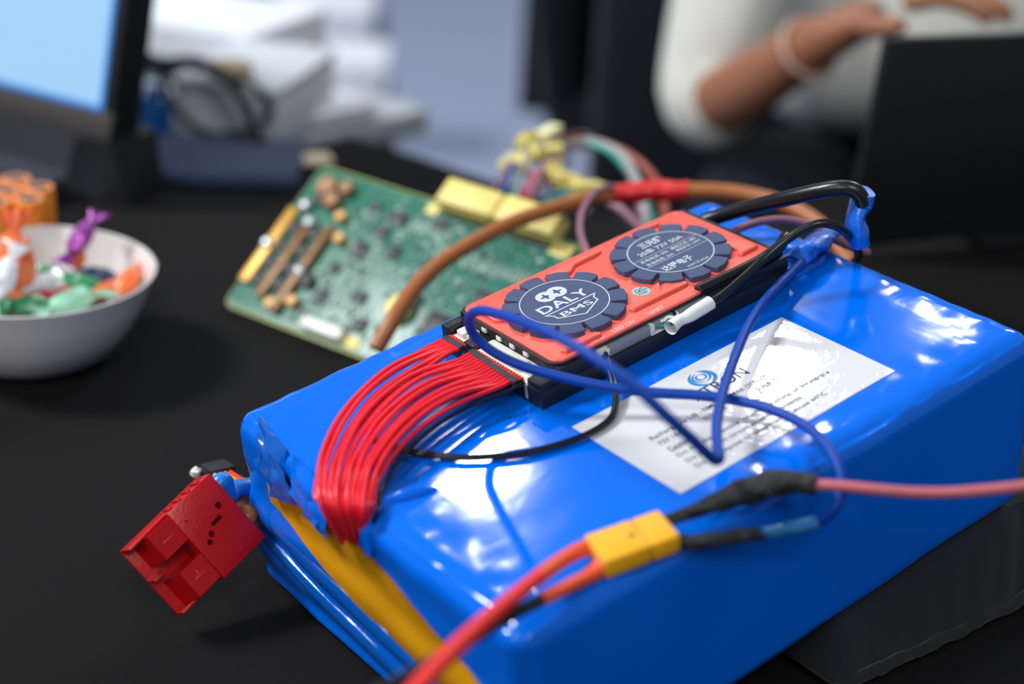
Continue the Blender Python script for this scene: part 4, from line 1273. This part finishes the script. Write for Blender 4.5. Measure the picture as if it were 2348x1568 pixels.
# ------------------------------------------------------------------ things behind the monitor
def loopcable(pts, r, label):
    tt = thing('video_cable', label, 'cable', pts[len(pts) // 2])
    part(tt, 'cable', MB().tube(pts, r, 12, 90), BLACK_PVC)
    return tt
tt = loopcable([(171.8,663.0,54.9), (182.9,651.7,50.8), (200.8,638.6,53.4), (210.8,614.5,50.0), (216.1,589.5,38.2), (215.2,567.6,23.1), (211.6,548.0,8.2), (203.4,533.7,-3.9), (187.2,531.3,-6.6), (177.2,539.9,-5.5)], 5.0, 'black video cable arching from the monitor down to the blue plug')
part(tt, 'plug', MB().tube([(179.2,538.2,-5.7), (169.3,545.7,-6.7), (166.2,547.9,-7.3)], [6, 7, 6], 12, 12), BLUE_PLASTIC, 'blue plug')
loopcable([(190.6,669.9,44.3), (188.9,661.4,26.9), (189.2,640.1,14.5), (192.8,618.0,5.6), (207.9,603.4,1.5), (225.1,592.3,6.5), (243.8,596.3,15.4), (247.5,598.7,25.0), (249.1,613.9,29.2), (243.4,635.4,34.2), (229.7,650.0,40.5), (213.9,664.4,43.1)], 3.6, 'thinner black cable coiled in a loop beside the monitor')
gb = Vector((256.7,697.9,-10.1))
gb.z = 1
gb += Vector((30, -10, 0))
single('storage_box', 'pale grey box behind the black cable loop', 'box', MB().box(gb, (150, 90, 50), 3, Matrix.Rotation(0.7, 3, 'Z')).box(gb + Vector((0, 0, 28)), (154, 94, 6), 2, Matrix.Rotation(0.7, 3, 'Z')), M('pale_grey_card', rgb(206, 212, 218), 0.7), tuple(gb))
single('spool', 'small kraft card reel lying on the pale grey box', 'box', MB().lathe([(0.01, 0), (16, 0), (17, 1), (17, 11), (16, 12), (0.01, 12)], gb + Vector((-42, -34, 31.5)), 24), KRAFT, tuple(gb + Vector((-42, -34, 31.5))))
single('cleaning_bottle', 'bright blue plastic bottle just right of the monitor edge', 'bottle', MB().lathe([(0.01, 0), (14, 0), (15, 2), (15, 30), (12, 36), (7, 39), (7, 46), (0.01, 47)], Vector((197.7,701.1,-27.5)), 28), BLUE_PLASTIC, (197.7,701.1,-27.5))
fo = MB()
fc = Vector((158.8,545.9,6.0))
fo.box(fc, (150, 95, 9), 2, Matrix.Rotation(math.radians(-35), 3, 'Z'))
single('document_folder', 'slate blue folder lying flat below the black cables', 'folder', fo, M('slate_blue_card', rgb(44, 60, 92), 0.8), tuple(fc))
pk = Vector((227.5,516.8,4.0))
t = thing('name_badge', 'small cream and lilac packet lying beyond the circuit board', 'packet', tuple(pk))
part(t, 'card', MB().box(pk, (46, 17, 5), 1.5, Matrix.Rotation(math.radians(-20), 3, 'Z')), M('cream_card', rgb(236, 220, 190), 0.5))
part(t, 'end_flap', MB().box(pk + Matrix.Rotation(math.radians(-20), 3, 'Z') @ Vector((-25, 0, 0)), (10, 14, 4), 1.5, Matrix.Rotation(math.radians(-20), 3, 'Z')), M('lilac_card', rgb(150, 140, 200), 0.5), 'lilac end')

# white-topped table with papers beyond
t = thing('white_table', 'white-topped table behind the monitor, stacked with papers', 'table', (459.0,1021.8,-67.7))
wt = Matrix.Rotation(math.radians(12), 3, 'Z')
wc = Vector((70, 1004, -40))
part(t, 'tabletop', MB().box(wc, (640, 790, 24), 4, wt), GREY_CARD)
for a in (-290, 290):
    for b in (-360, 360):
        q = wc + wt @ Vector((a, b, 0))
        part(t, 'leg', MB().tube([(q.x, q.y, -739), (q.x, q.y, -52)], 14, 10, 2), STEEL)
def paper_stack(c, w, h, th, rz, label, mat=WHITE_CARD):
    m = MB()
    for k in range(4):
        m.box(Vector(c) + Vector((1.5 * math.sin(k * 2.2), 1.5 * math.cos(k * 3.1), th * (k + 0.5) / 4 - th / 2)), (w, h, th / 4 - 0.2), 0.4, Matrix.Rotation(rz + 0.02 * math.sin(k * 5), 3, 'Z'))
    return single('paper_stack', label, 'papers', m, mat, tuple(c), WORLD, 'papers on the white table')
paper_stack((338, 905, 10), 210, 150, 40, math.radians(-62), 'bright white paper stack nearest the monitor')
paper_stack((190, 1180, -10), 200, 150, 34, math.radians(20), 'white paper stack at the far side of the white table')
paper_stack((330, 740, -20), 120, 150, 12, math.radians(10), 'thin white paper stack at the near corner of the white table')

# white step stool with grey legs
def stool(label, C0, C1, floor_z=-739):
    tt = thing('step_stool', label, 'stool', (C0[0], C0[1], floor_z), WORLD)
    rz = Matrix.Rotation(math.radians(-37), 3, 'Z')
    part(tt, 'upper_tread', MB().box(C0, (210, 170, 60), 8, rz), WHITE_CARD)
    part(tt, 'lower_tread', MB().box(C1, (230, 170, 60), 8, rz), WHITE_CARD)
    for s1 in (-1, 1):
        for (c, off) in ((C0, 60), (C1, -60)):
            a = Vector(c) + rz @ Vector((s1 * 108, off, -10))
            b = Vector((a.x, a.y, floor_z)) + rz @ Vector((s1 * 25, off * 2.2, 0))
            part(tt, 'leg', MB().tube([a, b], 15, 10, 4), STEEL)
    return tt
stool('white two-step stool with grey tubular legs on the carpet beyond the papers', (1436.7,2439.5,-386.8), (1264.0,2142.0,-414.3))

# ------------------------------------------------------------------ flat screen on the second table
LH = Vector((453.7, 180.0, 1.0))
yw2 = math.radians(-15)
lx = Vector((math.cos(yw2), math.sin(yw2), 0))
ly_ = Vector((-lx.y, lx.x, 0))
LM = Matrix((lx, ly_, Vector((0, 0, 1)))).transposed().to_4x4()
LM.translation = LH * 0.001
t = thing('portable_screen', 'black flat screen seen from behind, standing on the second table at the right edge', 'screen', (150, 40, 0), LM)
tilt2 = Matrix.Rotation(math.radians(4), 3, 'X')
lidb = MB().span((0, -8, 4), (320, -1, 154), 3.2)
lidb.v = [tilt2 @ p for p in lidb.v]
part(t, 'panel', lidb, MATTE_BLACK)
part(t, 'display', MB().span((8, -0.9, 10), (312, -0.2, 148), 0.1).warp(lambda p: tilt2 @ p), MATTE_BLACK)
part(t, 'stand_foot', MB().span((110, -20, 0.2), (230, 60, 4), 1.5), MATTE_BLACK)
part(t, 'stand_arm', MB().tube([(170, 40, 3), (170, 30, 30), (170, 0, 60)], 6, 12, 12), MATTE_BLACK)

# ------------------------------------------------------------------ people
def skin_mesh(name, verts, edges, radii, mat, parent, sub=2, root=0):
    me = bpy.data.meshes.new(name)
    base = parent.matrix_world.translation
    me.from_pydata([(Vector(p) * 0.001 - base)[:] for p in verts], edges, [])
    o = bpy.data.objects.new(name, me)
    COL.objects.link(o)
    o.parent = parent
    md = o.modifiers.new('skin', 'SKIN')
    md.use_smooth_shade = True
    for i, r in enumerate(radii):
        rr = r if isinstance(r, tuple) else (r, r)
        me.skin_vertices[0].data[i].radius = (rr[0] * 0.001, rr[1] * 0.001)
        me.skin_vertices[0].data[i].use_root = (i == root)
    sb = o.modifiers.new('sub', 'SUBSURF')
    sb.levels = sub
    sb.render_levels = sub
    bpy.context.view_layer.update()
    dg = bpy.context.evaluated_depsgraph_get()
    m2 = bpy.data.meshes.new_from_object(o.evaluated_get(dg))
    o.modifiers.clear()
    o.data = m2
    m2.materials.clear()
    m2.materials.append(mat)
    m2.polygons.foreach_set('use_smooth', [True] * len(m2.polygons))
    return o
FW = Vector((0.630, 0.776, 0))       # horizontally away from the camera
RG = Vector((0.790, -0.612, 0))      # horizontally to the right of the view
def V(*a):
    return Vector(a)
elbow = Vector((677.2,544.5,-26.1))
wrist = Vector((659.5,394.9,81.9))
sho_r = Vector((854.9,672.3,155.9))
hand = Vector((680.8,353.0,112.9))
pel = Vector((1072.7,608.5,-190.8))
chest = Vector((1060.8,635.8,88.6))
chest.z = pel.z + 330
sho_r = V(sho_r.x, sho_r.y, pel.z + 400)
neck = chest + V(0, 0, 130)
sho_l = sho_r + (neck - sho_r).cross(V(0, 0, 1)).normalized() * 0 + (V(neck.x, neck.y, 0) - V(sho_r.x, sho_r.y, 0)) * 2
head = neck + V(0, 0, 130) - FW * 30
per = thing('person', 'person in a cream jumper and dark jeans, forearm raised, sitting behind the black flat screen', 'person', (pel.x, pel.y, -739))
el2 = sho_l + V(0, 0, -270) + RG * 60 - FW * 60
wr2 = el2 - FW * 190 + RG * 60 + V(0, 0, 40)
kn_r = Vector((673.5,476.8,-101.2)); kn_l = pel - FW * 400 + RG * 120 + V(0, 0, 10)
hp_r = pel - RG * 90; hp_l = pel + RG * 90
an_r = V(kn_r.x, kn_r.y, -690) + FW * 60; an_l = V(kn_l.x, kn_l.y, -690) + FW * 60
verts = [pel, pel + V(0, 0, 150), chest, neck, head - V(0, 0, 25), head + V(0, 0, 70),
         sho_r, elbow, elbow.lerp(wrist, 0.35), wrist, hand,
         sho_l, el2, el2.lerp(wr2, 0.35), wr2, wr2 - FW * 80,
         hp_r, kn_r, an_r, an_r - FW * 130 - V(0, 0, 25), hp_l, kn_l, an_l, an_l - FW * 130 - V(0, 0, 25)]
edges = [(0, 1), (1, 2), (2, 3), (3, 4), (4, 5), (2, 6), (6, 7), (7, 8), (8, 9), (9, 10), (2, 11), (11, 12), (12, 13), (13, 14), (14, 15), (0, 16), (16, 17), (17, 18), (18, 19), (0, 20), (20, 21), (21, 22), (22, 23)]
radii = [64, 84, 100, 48, 72, 78, 48, 36, 34, 22, (32, 15), 48, 32, 29, 18, (32, 15), 60, 46, 36, 32, 60, 46, 36, 32]
skin_mesh('body', verts, edges, radii, SKIN, per.o)
# jumper over trunk and upper arms, sleeves pushed up to the elbow
d_fore = (wrist - elbow).normalized()
jv = [pel + V(0, 0, 70) - FW * 60, pel + V(0, 0, 190) - FW * 30, chest, neck - V(0, 0, 50), sho_r, sho_r.lerp(elbow, 0.55), elbow, elbow + d_fore * 48, sho_l, el2, el2.lerp(wr2, 0.3)]
je = [(0, 1), (1, 2), (2, 3), (2, 4), (4, 5), (5, 6), (6, 7), (2, 8), (8, 9), (9, 10)]
jr = [(210, 210), (195, 195), (160, 150), 60, 64, 60, 51, 42, 64, 51, 42]
skin_mesh('jumper', jv, je, jr, KNIT, per.o)
tv = [pel + V(0, 0, -40), hp_r, hp_r.lerp(kn_r, 0.5), kn_r, V(an_r.x, an_r.y, -640), hp_l, hp_l.lerp(kn_l, 0.5), kn_l, V(an_l.x, an_l.y, -640)]
te = [(0, 1), (1, 2), (2, 3), (3, 4), (0, 5), (5, 6), (6, 7), (7, 8)]
skin_mesh('jeans', tv, te, [112, 84, 76, 64, 50, 84, 76, 64, 50], DENIM, per.o)
def fingers(palm, dirv, spread, curl, parent, mat):
    side = dirv.cross(curl).normalized()
    for k, (o_, L) in enumerate([(-24, 62), (-8, 72), (8, 68), (23, 54)]):
        a = palm + side * o_ + dirv * 20
        b = a + dirv * (L * 0.5) + side * (o_ * 0.15) + curl * (L * 0.12)
        c = b + dirv * (L * 0.32) + curl * (L * 0.28)
        d = c + dirv * (L * 0.16) + curl * (L * 0.30)
        skin_mesh('finger', [a, b, c, d], [(0, 1), (1, 2), (2, 3)], [9.5, 8.8, 8, 7], mat, parent, 1)
    a = palm - side * 22 - dirv * 18
    skin_mesh('thumb', [a, a - side * 24 + dirv * 16 + curl * 6, a - side * 34 + dirv * 44 + curl * 16], [(0, 1), (1, 2)], [12, 10, 8.5], mat, parent, 1)
hd_dir = (hand - wrist).normalized()
fingers(hand, hd_dir, 0.2, (V(0, 0, -1) - hd_dir * hd_dir.dot(V(0, 0, -1))).normalized(), per.o, SKIN)
d2 = -FW
fingers(wr2 - FW * 80, d2, 0.2, V(0, 0, -1), per.o, SKIN)
hb = MB().ball(head + V(0, 0, 60) + FW * 22, (185, 195, 190), 24, 16, 0.12)
hb.ball(head + V(0, 0, -60) + FW * 70, (150, 110, 240), 20, 12, 0.12)
part(per, 'hair', hb, HAIR)
for s_ in (-1, 1):
    part(per, 'eye', MB().ball(head - FW * 72 + RG * 30 * s_ + V(0, 0, 28), (24, 16, 16), 12, 8), M('dark_eye', rgb(40, 28, 22), 0.2))
part(per, 'nose', MB().ball(head - FW * 82 + V(0, 0, 5), (26, 34, 40), 12, 8), SKIN)
part(per, 'mouth', MB().ball(head - FW * 72 + V(0, 0, -32), (46, 22, 14), 12, 8), M('lips', rgb(150, 76, 74), 0.4))
br = MB()
bdir = (wrist - elbow).normalized()
bc_ = elbow.lerp(wrist, 0.88)
b_ = MB().lathe([(26 + 3 * math.cos(i / 8 * 2 * math.pi), 3 * math.sin(i / 8 * 2 * math.pi)) for i in range(9)], (0, 0, 0), 32)
qq = bdir.to_track_quat('Z', 'Y').to_matrix()
b_.v = [bc_ + qq @ p for p in b_.v]
part(per, 'bracelet', b_, M('pale_bracelet', rgb(196, 160, 140), 0.35), 'pale bracelet')
# blue lettering-like pattern on the jumper front is a plain blue print
pb = MB()
for i in range(5):
    c_ = chest - FW * 128 + RG * (-70 + 36 * i) + V(0, 0, -20 + 14 * math.sin(i * 2))
    pb.ball(c_, (26, 10, 34), 10, 6, 0.4)
part(per, 'jumper_print', pb, M('pale_blue_print', rgb(110, 160, 206), 0.7), 'pale blue print')

# the chair she sits on
def chair(label, c, face, w, mat, back_h, seat_z=-300):
    tt = thing('upholstered_chair', label, 'chair', (c.x, c.y, -739))
    sd = V(-face.y, face.x, 0)
    R3 = Matrix((sd, -face, V(0, 0, 1))).transposed()
    part(tt, 'seat', MB().box(c + V(0, 0, seat_z - c.z), (w, 440, 70), 25, R3, 3), mat)
    Rb_ = R3 @ Matrix.Rotation(math.radians(-10), 3, 'X')
    part(tt, 'backrest', MB().box(c - face * 235 + V(0, 0, seat_z + back_h / 2 - c.z), (w, 55, back_h), 22, Rb_, 3), mat)
    for a in (-1, 1):
        for b in (-1, 1):
            q = c + sd * (a * (w / 2 - 30)) + face * (b * 190)
            part(tt, 'leg', MB().tube([(q.x, q.y, -739), (q.x, q.y, seat_z - 30)], 13, 10, 2), STEEL)
    return tt
cc_ = V(pel.x, pel.y, pel.z) + RG * -30
chair('dark navy upholstered chair under the person in the cream jumper', cc_, -FW, 640, BLACK_FABRIC, 560, pel.z - 135)

# second person, further back, on a black armchair
b0 = Vector((1305.5,1401.4,-171.6))
per2 = thing('person', 'person in black trousers and a pale top, seated sideways further back on the carpet', 'person', (b0.x, b0.y, -739))
e2 = Vector((1207.2,1238.4,-128.3)); w2 = e2 + RG * 200 + V(0, 0, 95) - FW * 20
ch2 = b0 + V(0, 0, 360) + RG * 90
s2 = ch2 + V(0, 0, 40) - FW * 150
s3 = ch2 + V(0, 0, 40) + FW * 150
nk = ch2 + V(0, 0, 125) + RG * 15
hd2 = nk + V(0, 0, 120) + RG * 25
kr, kl = b0 + RG * 400 - FW * 90 + V(0, 0, 12), b0 + RG * 400 + FW * 100 + V(0, 0, 12)
ft = lambda k: V(k.x, k.y, -680) + RG * 20
bv = [b0, b0 + V(0, 0, 180) + RG * 40, ch2, nk, hd2 - V(0, 0, 20), hd2 + V(0, 0, 75), s2, e2, w2, w2 + RG * 75, s3, s3 + RG * 60 - V(0, 0, 250), s3 + RG * 260 - V(0, 0, 170), b0 - FW * 85, kr, ft(kr), ft(kr) + RG * 130 - V(0, 0, 30), b0 + FW * 85, kl, ft(kl), ft(kl) + RG * 130 - V(0, 0, 30)]
be = [(0, 1), (1, 2), (2, 3), (3, 4), (4, 5), (2, 6), (6, 7), (7, 8), (8, 9), (2, 10), (10, 11), (11, 12), (0, 13), (13, 14), (14, 15), (15, 16), (0, 17), (17, 18), (18, 19), (19, 20)]
skin_mesh('body', bv, be, [110, 100, 112, 46, 70, 76, 50, 38, 25, (36, 18), 50, 38, 26, 78, 54, 34, 32, 78, 54, 34, 32], SKIN_PALE, per2.o)
skin_mesh('pale_top', [bv[1] + V(0, 0, 40), bv[2], bv[6], bv[7], bv[7].lerp(bv[8], 0.6), bv[10], bv[11], bv[12]], [(0, 1), (1, 2), (2, 3), (3, 4), (1, 5), (5, 6), (6, 7)], [150, 150, 66, 60, 48, 66, 56, 48], PALE_KNIT, per2.o)
skin_mesh('black_trousers', [b0, bv[13], kr, V(ft(kr).x, ft(kr).y, -640), bv[17], kl, V(ft(kl).x, ft(kl).y, -640)], [(0, 1), (1, 2), (2, 3), (0, 4), (4, 5), (5, 6)], [125, 104, 82, 60, 104, 82, 60], BLACK_FABRIC, per2.o)
fingers(w2 + RG * 75, RG.copy(), 0.2, V(0, 0, -1), per2.o, SKIN_PALE)
part(per2, 'hair', MB().ball(hd2 + V(0, 0, 70) - RG * 24, (185, 185, 195), 20, 12, 0.1), HAIR)
for s_ in (-1, 1):
    part(per2, 'eye', MB().ball(hd2 + RG * 70 + FW * 28 * s_ + V(0, 0, 42), (16, 22, 14), 12, 8), M('dark_eye', rgb(40, 28, 22), 0.2))
part(per2, 'nose', MB().ball(hd2 + RG * 80 + V(0, 0, 16), (34, 24, 36), 12, 8), SKIN_PALE)
part(per2, 'mouth', MB().ball(hd2 + RG * 68 + V(0, 0, -20), (20, 40, 12), 12, 8), M('lips', rgb(150, 76, 74), 0.4))
chair('black upholstered chair under the person in black trousers, further back', V(b0.x, b0.y, b0.z) + RG * 130, RG, 440, BLACK_FABRIC, 440, b0.z - 104)
